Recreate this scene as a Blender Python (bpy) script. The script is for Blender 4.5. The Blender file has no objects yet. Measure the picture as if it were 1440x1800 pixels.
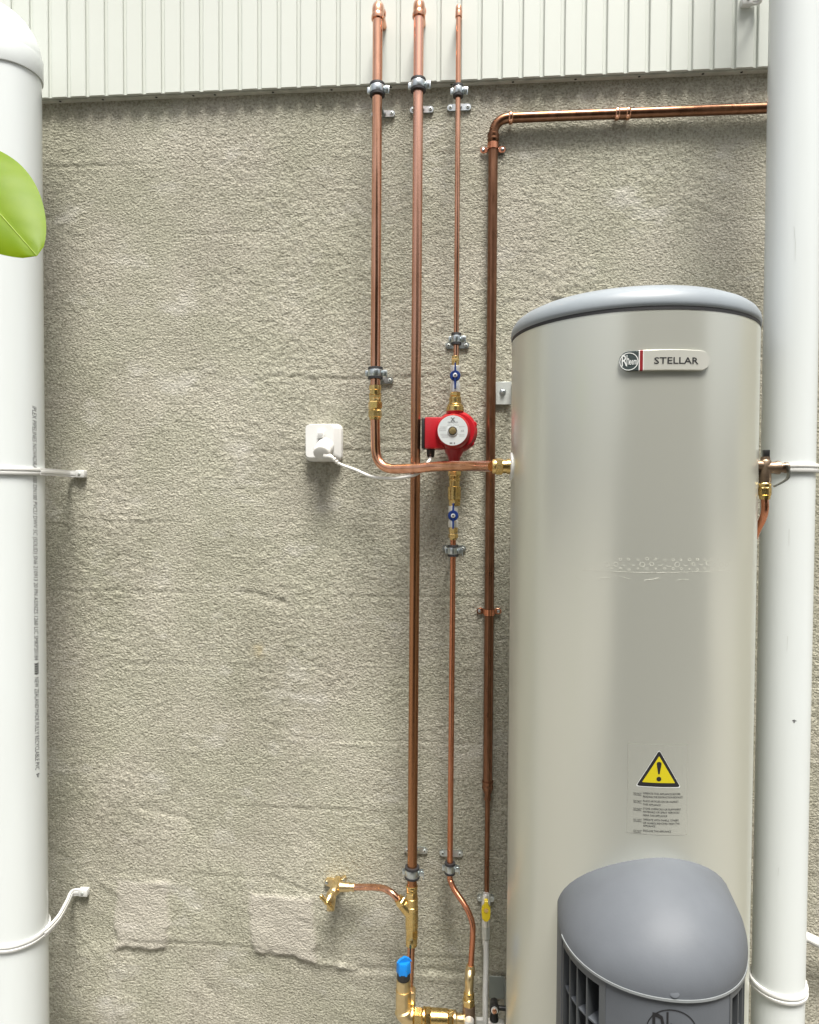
import bpy, bmesh, math, random
import numpy as np
from mathutils import Vector, Matrix

random.seed(7)
rng = np.random.RandomState(11)
scene = bpy.context.scene
COL = scene.collection
R = math.radians

# ------------------------------------------------------------------ camera
F, CX, CY = 1200.0, 720.0, 900.0          # focal length and centre in pixels of the 1440 x 1800 photograph
CAM = Vector((0.0, -1.86, 1.66))          # wall plane is y = 0, ground z = 0
YAW, PITCH, ROLL = R(4.6), R(1.43), 0.0053
fwd = Vector((-math.sin(YAW) * math.cos(PITCH), math.cos(YAW) * math.cos(PITCH), -math.sin(PITCH)))
r0 = Vector((math.cos(YAW), math.sin(YAW), 0))
u0 = r0.cross(fwd)
right = r0 * math.cos(ROLL) + u0 * math.sin(ROLL)
up = u0 * math.cos(ROLL) - r0 * math.sin(ROLL)
cam_d = bpy.data.cameras.new('camera')
cam_d.sensor_fit = 'HORIZONTAL'; cam_d.sensor_width = 36.0; cam_d.lens = 36.0 * F / 1440.0
cam_d.clip_start = 0.02; cam_d.clip_end = 300.0
cam = bpy.data.objects.new('camera', cam_d); COL.objects.link(cam)
M = Matrix((right, up, -fwd)).transposed().to_4x4(); M.translation = CAM
cam.matrix_world = M
scene.camera = cam

# ------------------------------------------------------------------ sky, sun, exposure
SUN_EL, SUN_AZ = R(68), R(17)            # azimuth measured from straight out of the wall, minus = from the left
world = bpy.data.worlds.new('World'); scene.world = world; world.use_nodes = True
wn = world.node_tree.nodes; wl = world.node_tree.links
bg = wn['Background']; bg.inputs['Strength'].default_value = 0.05
sky = wn.new('ShaderNodeTexSky'); sky.sky_type = 'NISHITA'; sky.sun_disc = False
sky.sun_elevation = SUN_EL; sky.air_density = 1.0; sky.dust_density = 6.0; sky.ozone_density = 1.0
sun_dir = Vector((math.sin(SUN_AZ) * math.cos(SUN_EL), -math.cos(SUN_AZ) * math.cos(SUN_EL), math.sin(SUN_EL)))
sky.sun_rotation = math.atan2(sun_dir.x, sun_dir.y)
hs = wn.new('ShaderNodeHueSaturation'); hs.inputs['Saturation'].default_value = 0.30   # thin white cloud
wl.new(sky.outputs[0], hs.inputs['Color']); wl.new(hs.outputs[0], bg.inputs['Color'])
sun_l = bpy.data.lights.new('sun', 'SUN'); sun_l.energy = 2.2; sun_l.angle = R(20); sun_l.color = (1.0, 0.97, 0.91)
sun = bpy.data.objects.new('sun', sun_l); COL.objects.link(sun)
sun.rotation_euler = (-sun_dir).to_track_quat('-Z', 'Y').to_euler(); sun.location = (0, -2, 6)
vs = scene.view_settings
vs.view_transform = 'Standard'; vs.look = 'None'; vs.gamma = 1.0; vs.use_curve_mapping = False
vs.exposure = 1.72
scene.cycles.use_denoising = True
scene.cycles.max_bounces = 8

# ------------------------------------------------------------------ measuring helpers
def ray(px, py):
    return fwd + right * ((px - CX) / F) - up * ((py - CY) / F)
def P(px, py, off):
    """point seen at this place of the photograph, 'off' metres in front of the wall"""
    d = ray(px, py); t = (-off - CAM.y) / d.y
    return CAM + d * t
def PZ(px, py, z):
    d = ray(px, py); return CAM + d * z
def S(px, py, off):
    d = ray(px, py); return ((-off - CAM.y) / d.y) / F      # metres per pixel there
def proj(p):
    v = Vector(p) - CAM; z = v.dot(fwd)
    return CX + F * v.dot(right) / z, CY - F * v.dot(up) / z
def cyl_from_edges(pl, pr, py, r):
    a = ray(pl, py); b = ray(pr, py)
    a1 = math.atan2(a.x, a.y); b1 = math.atan2(b.x, b.y)
    th = (a1 + b1) / 2; al = (b1 - a1) / 2
    d = r / math.sin(al)
    return Vector((CAM.x + d * math.sin(th), CAM.y + d * math.cos(th), 0))
def on_cyl(px, py, c, r):
    """angle (0 = facing straight out of the wall, + = right) and height where the ray meets the cylinder"""
    d = ray(px, py)
    ox, oy = CAM.x - c.x, CAM.y - c.y
    A = d.x**2 + d.y**2; B = ox * d.x + oy * d.y; C_ = ox**2 + oy**2 - r * r
    t = (-B - math.sqrt(max(B * B - A * C_, 0))) / A
    p = CAM + d * t
    return math.atan2(p.x - c.x, -(p.y - c.y)), p.z, t / F

# ------------------------------------------------------------------ object helpers
LOC = {}
def setp(o, label=None, cat=None, group=None, kind=None):
    if label: o['label'] = label
    if cat: o['category'] = cat
    if group: o['group'] = group
    if kind: o['kind'] = kind
    return o
def thing(name, label, cat, loc, group=None):
    o = bpy.data.objects.new(name, None); COL.objects.link(o)
    o.empty_display_size = 0.05
    o.location = loc; LOC[o.name] = Vector(loc)
    return setp(o, label, cat, group)
def root_loc(o):
    while o.parent is not None: o = o.parent
    return LOC.get(o.name, Vector((0, 0, 0)))
def mk(name, verts, faces, mat, parent=None, smooth=True, angle=40, label=None, cat=None, group=None, kind=None):
    V = np.asarray([tuple(v) for v in verts], dtype=float) if not isinstance(verts, np.ndarray) else verts
    if parent is not None: base = root_loc(parent)
    else: base = Vector(((V[:, 0].min() + V[:, 0].max()) / 2, (V[:, 1].min() + V[:, 1].max()) / 2, V[:, 2].min()))
    V = V - np.array(base)
    me = bpy.data.meshes.new(name)
    me.from_pydata(V.tolist(), [], [tuple(f) for f in faces])
    me.validate(clean_customdata=False)
    bm = bmesh.new(); bm.from_mesh(me)
    bmesh.ops.recalc_face_normals(bm, faces=bm.faces)
    if smooth:
        ca = R(angle)
        for f in bm.faces: f.smooth = True
        for e in bm.edges:
            if len(e.link_faces) == 2 and e.calc_face_angle(0) > ca: e.smooth = False
    bm.to_mesh(me); bm.free()
    me.materials.append(mat)
    o = bpy.data.objects.new(name, me); COL.objects.link(o)
    if parent is not None: o.parent = parent
    else: o.location = base; LOC[o.name] = base
    return setp(o, label, cat, group, kind)

def frame(axis):
    a = Vector(axis).normalized()
    h = Vector((0, 0, 1)) if abs(a.z) < 0.9 else Vector((0, -1, 0))
    x = h.cross(a).normalized(); y = a.cross(x)
    return a, x, y
class G:
    """collects geometry for one mesh"""
    def __init__(s): s.v = []; s.f = []
    def add(s, v, f):
        n = len(s.v); s.v += [Vector(p) for p in v]; s.f += [tuple(i + n for i in q) for q in f]; return s
    def lathe(s, p, axis, prof, seg=28, rot=0.0, cap=True):
        a, x, y = frame(axis); p = Vector(p); v = []; f = []
        for t, r in prof:
            for k in range(seg):
                th = 2 * math.pi * (k + rot) / seg
                v.append(p + a * t + (x * math.cos(th) + y * math.sin(th)) * r)
        for i in range(len(prof) - 1):
            for k in range(seg):
                k2 = (k + 1) % seg
                f.append((i * seg + k, i * seg + k2, (i + 1) * seg + k2, (i + 1) * seg + k))
        if cap:
            f.append(tuple(range(seg))[::-1]); f.append(tuple((len(prof) - 1) * seg + k for k in range(seg)))
        return s.add(v, f)
    def tube(s, pts, r, seg=20, cap=True):
        pts = [Vector(p) for p in pts]; n = len(pts); v = []; f = []
        rr = r if isinstance(r, (list, tuple)) else [r] * n
        tan = [(pts[min(i + 1, n - 1)] - pts[max(i - 1, 0)]).normalized() for i in range(n)]
        _, x, y = frame(tan[0])
        for i in range(n):
            if i:
                x = (x - tan[i] * x.dot(tan[i])).normalized(); y = tan[i].cross(x)
            for k in range(seg):
                th = 2 * math.pi * k / seg
                v.append(pts[i] + (x * math.cos(th) + y * math.sin(th)) * rr[i])
        for i in range(n - 1):
            for k in range(seg):
                k2 = (k + 1) % seg
                f.append((i * seg + k, i * seg + k2, (i + 1) * seg + k2, (i + 1) * seg + k))
        if cap:
            f.append(tuple(range(seg))[::-1]); f.append(tuple((n - 1) * seg + k for k in range(seg)))
        return s.add(v, f)
    def strip(s, pts, normals, w, th, upv=(0, 0, 1)):
        """flat bar along pts: th across the normal, w along upv"""
        U = Vector(upv) * (w / 2); v = []; f = []
        for p, nn in zip(pts, normals):
            p = Vector(p); q = Vector(nn).normalized() * (th / 2)
            v += [p - q - U, p + q - U, p + q + U, p - q + U]
        for i in range(len(pts) - 1):
            for k in range(4):
                k2 = (k + 1) % 4
                f.append((i * 4 + k, i * 4 + k2, (i + 1) * 4 + k2, (i + 1) * 4 + k))
        f.append((0, 1, 2, 3)); m = (len(pts) - 1) * 4; f.append((m + 3, m + 2, m + 1, m))
        return s.add(v, f)
    def box(s, c, size, bev=0.0, seg=2, X=(1, 0, 0), Y=(0, 1, 0), Z=(0, 0, 1)):
        bm = bmesh.new(); bmesh.ops.create_cube(bm, size=1.0)
        bmesh.ops.scale(bm, vec=size, verts=bm.verts)
        if bev > 0:
            bmesh.ops.bevel(bm, geom=list(bm.edges) + list(bm.verts), offset=bev, segments=seg, profile=0.5, affect='EDGES')
        X, Y, Z = Vector(X), Vector(Y), Vector(Z); c = Vector(c)
        bm.verts.index_update()
        v = [c + X * q.co.x + Y * q.co.y + Z * q.co.z for q in bm.verts]
        f = [tuple(q.index for q in fc.verts) for fc in bm.faces]; bm.free()
        return s.add(v, f)
    def poly(s, outline, c, X, Y, N, depth, bev=0.0):
        """2-D outline extruded along N, with a chamfered front rim"""
        c, X, Y, N = Vector(c), Vector(X), Vector(Y), Vector(N); n = len(outline)
        cx = sum(p[0] for p in outline) / n; cy = sum(p[1] for p in outline) / n
        def ringp(h, ins):
            out = []
            for (a, b) in outline:
                L = math.hypot(a - cx, b - cy) or 1
                k = 1 - ins / L
                out.append(c + X * (cx + (a - cx) * k) + Y * (cy + (b - cy) * k) + N * h)
            return out
        rings = [ringp(0, 0), ringp(depth - bev, 0)] + ([ringp(depth, bev)] if bev > 0 else [])
        v = [p for r_ in rings for p in r_]; f = []
        for i in range(len(rings) - 1):
            for k in range(n):
                k2 = (k + 1) % n
                f.append((i * n + k, i * n + k2, (i + 1) * n + k2, (i + 1) * n + k))
        f.append(tuple(range(n))[::-1]); f.append(tuple((len(rings) - 1) * n + k for k in range(n)))
        return s.add(v, f)
    def mk(s, name, mat, parent=None, **k): return mk(name, s.v, s.f, mat, parent, **k)

def rounded(w, h, r, n=6):
    out = []
    for sx, sy, a0 in ((1, 1, 0), (-1, 1, 90), (-1, -1, 180), (1, -1, 270)):
        for i in range(n + 1):
            a = R(a0 + 90 * i / n)
            out.append((sx * (w / 2 - r) + r * math.cos(a), sy * (h / 2 - r) + r * math.sin(a)))
    return out
def fillet(pts, rad, n=8):
    pts = [Vector(p) for p in pts]; out = [pts[0]]
    for i in range(1, len(pts) - 1):
        a, b, c = pts[i - 1], pts[i], pts[i + 1]
        r_ = rad[i] if isinstance(rad, (list, tuple)) else rad
        d1 = (a - b); d2 = (c - b)
        k = min(r_, d1.length * 0.49, d2.length * 0.49)
        p, q = b + d1.normalized() * k, b + d2.normalized() * k
        for j in range(n + 1):
            t = j / n
            out.append(p * (1 - t) ** 2 + b * 2 * t * (1 - t) + q * t * t)
    out.append(pts[-1]); return out
def smoothpath(pts, n=8):
    pts = [Vector(p) for p in pts]; q = [pts[0] * 2 - pts[1]] + pts + [pts[-1] * 2 - pts[-2]]; out = []
    for i in range(1, len(q) - 2):
        p0, p1, p2, p3 = q[i - 1:i + 3]
        for j in range(n):
            t = j / n
            out.append(0.5 * (2 * p1 + (p2 - p0) * t + (2 * p0 - 5 * p1 + 4 * p2 - p3) * t * t + (3 * p1 - p0 - 3 * p2 + p3) * t ** 3))
    out.append(pts[-1]); return out
def text2d(body, size=1.0, shear=0.0, width=None, bold=0.0):
    c = bpy.data.curves.new('lettering', 'FONT'); c.body = body; c.size = size; c.resolution_u = 2
    c.shear = shear; c.offset = bold
    o = bpy.data.objects.new('lettering', c); COL.objects.link(o)
    dg = bpy.context.evaluated_depsgraph_get(); dg.update()
    me = bpy.data.meshes.new_from_object(o.evaluated_get(dg))
    v = np.array([tuple(q.co)[:2] for q in me.vertices]); f = [tuple(p.vertices) for p in me.polygons]
    bpy.data.objects.remove(o); bpy.data.curves.remove(c); bpy.data.meshes.remove(me)
    if len(v):
        v[:, 0] -= v[:, 0].min()
        if width: v[:, 0] *= width / v[:, 0].max()
    return v, f
def refine(v, f, step, axis=0):
    return v, f

# ------------------------------------------------------------------ materials
def mat(name, col, rough=0.5, metal=0.0, var=0.0, vscale=30.0, col2=None, bump=0.0, bscale=200.0, spec=0.5, coat=0.0,
        rvar=0.0, stretch=(1, 1, 1), trans=0.0):
    m = bpy.data.materials.new(name); m.use_nodes = True
    nt = m.node_tree; n = nt.nodes; l = nt.links; b = n['Principled BSDF']
    b.inputs['Base Color'].default_value = (*col, 1); b.inputs['Roughness'].default_value = rough
    b.inputs['Metallic'].default_value = metal; b.inputs['Specular IOR Level'].default_value = spec
    b.inputs['Coat Weight'].default_value = coat
    tc = n.new('ShaderNodeTexCoord'); mp = n.new('ShaderNodeMapping'); mp.inputs['Scale'].default_value = stretch
    l.new(tc.outputs['Object'], mp.inputs['Vector'])
    if col2 is not None or var > 0:
        nz = n.new('ShaderNodeTexNoise'); nz.inputs['Scale'].default_value = vscale; nz.inputs['Detail'].default_value = 5
        nz.inputs['Roughness'].default_value = 0.6
        l.new(mp.outputs[0], nz.inputs['Vector'])
        rp = n.new('ShaderNodeValToRGB'); rp.color_ramp.elements[0].position = 0.32; rp.color_ramp.elements[1].position = 0.68
        c2 = col2 if col2 is not None else tuple(c * (1 - var) for c in col)
        rp.color_ramp.elements[0].color = (*c2, 1); rp.color_ramp.elements[1].color = (*col, 1)
        l.new(nz.outputs['Fac'], rp.inputs['Fac']); l.new(rp.outputs[0], b.inputs['Base Color'])
        if rvar > 0:
            mr = n.new('ShaderNodeMapRange'); mr.inputs['To Min'].default_value = rough - rvar; mr.inputs['To Max'].default_value = rough + rvar
            l.new(nz.outputs['Fac'], mr.inputs['Value']); l.new(mr.outputs[0], b.inputs['Roughness'])
    if bump > 0:
        nb = n.new('ShaderNodeTexNoise'); nb.inputs['Scale'].default_value = bscale; nb.inputs['Detail'].default_value = 3
        l.new(mp.outputs[0], nb.inputs['Vector'])
        bp = n.new('ShaderNodeBump'); bp.inputs['Strength'].default_value = bump; bp.inputs['Distance'].default_value = 0.002
        l.new(nb.outputs['Fac'], bp.inputs['Height']); l.new(bp.outputs[0], b.inputs['Normal'])
    return m

COPPER = mat('bright_copper', (0.84, 0.46, 0.31), 0.19, 1.0, col2=(0.54, 0.26, 0.15), vscale=6, rvar=0.08, stretch=(6, 6, 1))
COPPER_D = mat('weathered_copper', (0.50, 0.26, 0.14), 0.30, 1.0, col2=(0.38, 0.18, 0.085), vscale=8, rvar=0.08, stretch=(6, 6, 1))
COPPER_R = mat('red_copper', (0.74, 0.33, 0.20), 0.25, 1.0, col2=(0.60, 0.23, 0.12), vscale=12, rvar=0.07, stretch=(5, 5, 1))
COPPER_B = mat('brown_tarnished_copper', (0.28, 0.14, 0.082), 0.30, 0.95, col2=(0.18, 0.085, 0.046), vscale=10, rvar=0.10, stretch=(5, 5, 1.5))
BRASS = mat('brass', (0.80, 0.60, 0.27), 0.27, 1.0, col2=(0.66, 0.46, 0.17), vscale=55, rvar=0.08)
BRASS_C = mat('cast_brass', (0.80, 0.64, 0.36), 0.33, 1.0, col2=(0.68, 0.52, 0.28), vscale=60, rvar=0.08, bump=0.15, bscale=500)
BRONZE = mat('dull_bronze', (0.30, 0.22, 0.155), 0.42, 0.9, col2=(0.19, 0.135, 0.095), vscale=60)
ZINC = mat('zinc_plated_steel', (0.66, 0.70, 0.71), 0.30, 1.0, col2=(0.50, 0.55, 0.56), vscale=80, rvar=0.1)
GALV = mat('galvanised_plate', (0.60, 0.63, 0.60), 0.45, 0.6, col2=(0.52, 0.55, 0.52), vscale=70)
GREYPLATE = mat('grey_painted_plate', (0.20, 0.22, 0.20), 0.5, 0.2)
CHROME = mat('nickel_plate', (0.82, 0.82, 0.80), 0.30, 0.7)
RUBBER = mat('black_rubber', (0.02, 0.02, 0.022), 0.6)
BLACK = mat('black_plastic', (0.015, 0.015, 0.015), 0.4)
PVC = mat('white_pvc', (0.65, 0.685, 0.68), 0.22, col2=(0.62, 0.65, 0.64), vscale=7, stretch=(1, 1, 0.2))
PVC_B = mat('white_pvc_bracket', (0.64, 0.64, 0.62), 0.4)
WHITEP = mat('white_plastic', (0.74, 0.74, 0.72), 0.3)
CORD = mat('white_flex', (0.70, 0.69, 0.65), 0.45)
RED = mat('red_enamel', (0.34, 0.006, 0.013), 0.35, coat=0.15)
LABELM = mat('silver_label', (0.62, 0.66, 0.66), 0.4, 0.3)
INK = mat('black_ink', (0.012, 0.012, 0.014), 0.6)
INKG = mat('grey_ink', (0.09, 0.09, 0.10), 0.6)
BLUE = mat('blue_plastic', (0.008, 0.026, 0.13), 0.35)
BLUE2 = mat('bright_blue_plastic', (0.004, 0.17, 0.52), 0.38)
YELLOW = mat('yellow_plastic', (0.72, 0.55, 0.01), 0.4)
TANK = mat('silver_painted_steel', (0.66, 0.67, 0.60), 0.29, 0.60, var=0.025, vscale=2, rvar=0.0, stretch=(1, 1, 0.4), coat=0.0)
FILM = mat('sticker_film', (0.64, 0.65, 0.58), 0.26, 0.58)
LID = mat('grey_lid_plastic', (0.255, 0.285, 0.31), 0.40, var=0.10, vscale=8, rvar=0.05)
COVER = mat('grey_cover_plastic', (0.118, 0.128, 0.143), 0.50, var=0.14, vscale=9, rvar=0.08, bump=0.06, bscale=260, spec=0.22)
COVER_D = mat('grey_grille_plastic', (0.085, 0.092, 0.098), 0.5)
DARK = mat('dark_void', (0.012, 0.012, 0.012), 0.9)
SLATE = mat('slate_enamel', (0.045, 0.06, 0.06), 0.35)
BADGE = mat('badge_silver', (0.62, 0.62, 0.56), 0.32, 0.4)
RED_S = mat('badge_red', (0.22, 0.01, 0.015), 0.4)
YEL_S = mat('sign_yellow', (0.52, 0.44, 0.01), 0.5)
MARK = mat('dried_residue', (0.60, 0.60, 0.53), 0.55)
CLAD = mat('painted_board', (0.57, 0.595, 0.545), 0.5, var=0.05, vscale=3, bump=0.05, bscale=150)
TRIM = mat('painted_trim', (0.62, 0.65, 0.52), 0.5)
BATTEN = mat('cavity_batten', (0.52, 0.52, 0.45), 0.7, var=0.25, vscale=30)
CONC = mat('concrete_path', (0.20, 0.19, 0.17), 0.85, var=0.25, vscale=12, bump=0.3, bscale=120)
FENCE = mat('fence_helper_dark', (0.085, 0.085, 0.055), 0.7, var=0.4, vscale=10, stretch=(8, 8, 1))
BRAID = mat('braided_hose', (0.62, 0.62, 0.60), 0.45, 0.4, bump=0.6, bscale=900)
STEM = mat('plant_stem', (0.12, 0.16, 0.04), 0.6)

def leaf_mat():
    m = bpy.data.materials.new('fresh_leaf'); m.use_nodes = True
    nt = m.node_tree; n = nt.nodes; l = nt.links; b = n['Principled BSDF']
    tc = n.new('ShaderNodeTexCoord'); nz = n.new('ShaderNodeTexNoise'); nz.inputs['Scale'].default_value = 45; nz.inputs['Detail'].default_value = 3
    l.new(tc.outputs['Object'], nz.inputs['Vector'])
    rp = n.new('ShaderNodeValToRGB'); rp.color_ramp.elements[0].color = (0.10, 0.21, 0.001, 1); rp.color_ramp.elements[1].color = (0.20, 0.30, 0.002, 1)
    l.new(nz.outputs['Fac'], rp.inputs['Fac']); l.new(rp.outputs[0], b.inputs['Base Color'])
    b.inputs['Roughness'].default_value = 0.5; b.inputs['Specular IOR Level'].default_value = 0.3
    tr = n.new('ShaderNodeBsdfTranslucent'); tr.inputs['Color'].default_value = (0.40, 0.54, 0.002, 1)
    mx = n.new('ShaderNodeMixShader'); mx.inputs[0].default_value = 0.45
    l.new(b.outputs[0], mx.inputs[1]); l.new(tr.outputs[0], mx.inputs[2]); l.new(mx.outputs[0], n['Material Output'].inputs['Surface'])
    return m
LEAF = leaf_mat()
VEIN = mat('leaf_vein', (0.34, 0.44, 0.06), 0.5)

def wall_mat():
    m = bpy.data.materials.new('cement_render'); m.use_nodes = True
    nt = m.node_tree; n = nt.nodes; l = nt.links; b = n['Principled BSDF']
    b.inputs['Roughness'].default_value = 0.92; b.inputs['Specular IOR Level'].default_value = 0.2
    tc = n.new('ShaderNodeTexCoord')
    def noise(scale, detail, rough=0.55, st=(1, 1, 1)):
        mp = n.new('ShaderNodeMapping'); mp.inputs['Scale'].default_value = st
        l.new(tc.outputs['Object'], mp.inputs['Vector'])
        q = n.new('ShaderNodeTexNoise'); q.inputs['Scale'].default_value = scale; q.inputs['Detail'].default_value = detail
        q.inputs['Roughness'].default_value = rough; l.new(mp.outputs[0], q.inputs['Vector']); return q
    def ramp(src, p0, c0, p1, c1):
        r_ = n.new('ShaderNodeValToRGB'); r_.color_ramp.elements[0].position = p0; r_.color_ramp.elements[1].position = p1
        r_.color_ramp.elements[0].color = (*c0, 1); r_.color_ramp.elements[1].color = (*c1, 1)
        l.new(src, r_.inputs['Fac']); return r_
    def mix(a, c, fac, mode='MIX'):
        x = n.new('ShaderNodeMix'); x.data_type = 'RGBA'; x.blend_type = mode
        if hasattr(fac, 'is_linked') or not isinstance(fac, (int, float)): l.new(fac, x.inputs['Factor'])
        else: x.inputs['Factor'].default_value = fac
        l.new(a, x.inputs['A']); l.new(c, x.inputs['B']); return x.outputs['Result']
    big = ramp(noise(2.2, 5).outputs['Fac'], 0.35, (0.300, 0.288, 0.228), 0.64, (0.452, 0.436, 0.360))
    tint = ramp(noise(3.7, 3).outputs['Fac'], 0.42, (0.322, 0.318, 0.250), 0.64, (0.420, 0.390, 0.342))
    c1 = mix(big.outputs[0], tint.outputs[0], 0.4)
    fine = ramp(noise(150, 4, 0.7).outputs['Fac'], 0.36, (0.52, 0.51, 0.47), 0.56, (1.14, 1.14, 1.12))  # dark specks put the shade of small pits into the colour
    c2 = mix(c1, fine.outputs[0], 0.75, 'MULTIPLY')
    pale = ramp(noise(5.5, 6, 0.65, (1, 1, 1.6)).outputs['Fac'], 0.56, (0, 0, 0), 0.74, (1, 1, 1))
    pc = n.new('ShaderNodeRGB'); pc.outputs[0].default_value = (0.53, 0.51, 0.46, 1)
    pm = n.new('ShaderNodeMath'); pm.operation = 'MULTIPLY'; pm.inputs[1].default_value = 0.75
    l.new(pale.outputs[0], pm.inputs[0])
    c3 = mix(c2, pc.outputs[0], pm.outputs[0])
    at = n.new('ShaderNodeAttribute'); at.attribute_name = 'patch'
    pc2 = n.new('ShaderNodeRGB'); pc2.outputs[0].default_value = (0.47, 0.432, 0.385, 1)
    c4 = mix(c3, pc2.outputs[0], at.outputs['Fac'])
    at2 = n.new('ShaderNodeAttribute'); at2.attribute_name = 'stain'
    pc3 = n.new('ShaderNodeRGB'); pc3.outputs[0].default_value = (0.46, 0.36, 0.16, 1)
    c5 = mix(c4, pc3.outputs[0], at2.outputs['Fac'])
    l.new(c5, b.inputs['Base Color'])
    nb = noise(165, 3, 0.6, (0.9, 1, 1.1))
    bp = n.new('ShaderNodeBump'); bp.inputs['Strength'].default_value = 1.0; bp.inputs['Distance'].default_value = 0.0068
    l.new(nb.outputs['Fac'], bp.inputs['Height']); l.new(bp.outputs[0], b.inputs['Normal'])
    return m
WALL = wall_mat()

# ------------------------------------------------------------------ ground, added unseen fence and house opposite
g = G(); g.add([(-30, -30, 0), (30, -30, 0), (30, 30, 0), (-30, 30, 0)], [(0, 1, 2, 3)])
setp(g.mk('ground', CONC, smooth=False), kind='structure')
FY = -3.45
fence = thing('unseen_fence_helper', 'unseen dark paling fence added opposite the rendered wall for its reflection', 'fence', (2.4, FY, 0))  # added out of view to darken the tank's reflection and shade the wall
for z in (0.35, 1.75): G().box((2.4, FY - 0.05, z), (6.9, 0.045, 0.09), 0.003, 1).mk('rail', FENCE, fence, smooth=False)
for k in range(44):
    x = -1.0 + k * 0.157
    G().box((x, FY, 1.05 + 0.01 * random.random()), (0.148, 0.02, 2.1), 0.003, 1).mk('paling', FENCE, fence, smooth=False)

hs_n = thing('unseen_house_helper', 'unseen dark house wall added beyond the fence to block low sky', 'house', (2.6, -4.6, 0))  # invented out of view: blocks low sky, darkens the tank's middle
HB = mat('house_helper_dark', (0.075, 0.080, 0.055), 0.6, var=0.2, vscale=6)
G().box((2.6, -6.6, 2.2), (7.2, 4.0, 4.4)).mk('wall', HB, hs_n, smooth=False)
for k in range(28):
    G().box((2.6, -4.59, 0.15 + k * 0.155), (7.2, 0.02, 0.165), 0.004, 1, Y=(0, 0.99, 0.12), Z=(0, -0.12, 0.99)).mk('weatherboard', HB, hs_n, smooth=False)
G().box((2.6, -6.4, 4.48), (7.8, 5.0, 0.14), 0.01, 1).mk('eave', HB, hs_n, smooth=False)

# ------------------------------------------------------------------ rendered wall (real relief)
CLAD_B = 0.0
zc_edge = [P(x, y, 0.027).z for x, y in ((90, 171), (400, 157), (720, 142), (1000, 130), (1340, 116))]
CLAD_B = sum(zc_edge) / len(zc_edge)
def vnoise(x, z, cell, seed, ax=1.0, az=1.0):
    r_ = np.random.RandomState(seed); L = r_.rand(256, 256)
    gx, gz = x / (cell * ax), z / (cell * az)
    ix, iz = np.floor(gx).astype(int), np.floor(gz).astype(int); fx, fz = gx - ix, gz - iz
    fx = fx * fx * (3 - 2 * fx); fz = fz * fz * (3 - 2 * fz)
    a = L[ix % 256, iz % 256]; b_ = L[(ix + 1) % 256, iz % 256]; c = L[ix % 256, (iz + 1) % 256]; d = L[(ix + 1) % 256, (iz + 1) % 256]
    return (a * (1 - fx) + b_ * fx) * (1 - fz) + (c * (1 - fx) + d * fx) * fz - 0.5
def sst(a, b_, x):
    t = np.clip((x - a) / (b_ - a), 0, 1); return t * t * (3 - 2 * t)
xs = np.concatenate([np.arange(-6, -1.5, 0.12), np.arange(-1.5, 1.4, 0.0042), np.arange(1.4, 6.01, 0.12)])
zs = np.concatenate([np.arange(-0.05, 0.02, 0.03), np.arange(0.02, CLAD_B + 0.05, 0.0042), [CLAD_B + 0.3]])
XX, ZZ = np.meshgrid(xs, zs, indexing='ij')
ca, sa = math.cos(R(28)), math.sin(R(28))
XR, ZR = XX * ca - ZZ * sa, XX * sa + ZZ * ca
wx = XX + 0.006 * vnoise(XX, ZZ, 0.02, 5); wz = ZZ + 0.006 * vnoise(XX, ZZ, 0.02, 6)
grain = (vnoise(wx, wz, 0.0105, 1, 1.1, 0.9) + 0.8 * vnoise(XR, ZR, 0.0090, 2, 1.3, 0.8) + 0.6 * vnoise(wx, wz, 0.0062, 3)) / 1.5
zb_patch = P(300, 1500, 0).z
gmod = 0.6 + 0.55 * sst(-0.25, 0.25, vnoise(XX, ZZ, 0.16, 8) + 0.5 * vnoise(XX, ZZ, 0.07, 9))
gmod *= 1 - 0.45 * (1 - sst(zb_patch - 0.25, zb_patch + 0.25, ZZ))
gmod *= 1 - 0.7 * sst(CLAD_B - 0.16, CLAD_B - 0.05, ZZ)
Hh = 0.0026 * grain * gmod
low = 1 - 0.75 * sst(zb_patch - 0.15, zb_patch + 0.35, ZZ)
Hh += 0.004 * vnoise(XX, ZZ, 0.25, 20) + (0.0006 + 0.003 * low) * vnoise(XX, ZZ, 0.08, 21) + 0.0022 * low * vnoise(XR, ZR, 0.035, 22, 2.2, 0.8)
# block courses showing faintly through the render
zj0 = P(300, 541, 0).z
for k in range(-9, 4):
    zj = zj0 + 0.2 * k
    w = 0.05 + 1.9 * np.clip(vnoise(XX, ZZ * 0 + k, 0.22, 40 + k) + 0.10, 0, 1)
    d = ZZ - zj - 0.006 * vnoise(XX, ZZ * 0, 0.12, 60 + k)
    Hh += w * (-0.0015 * np.exp(-(d / 0.005) ** 2) + 0.0006 * np.exp(-((d - 0.012) / 0.008) ** 2))
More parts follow.
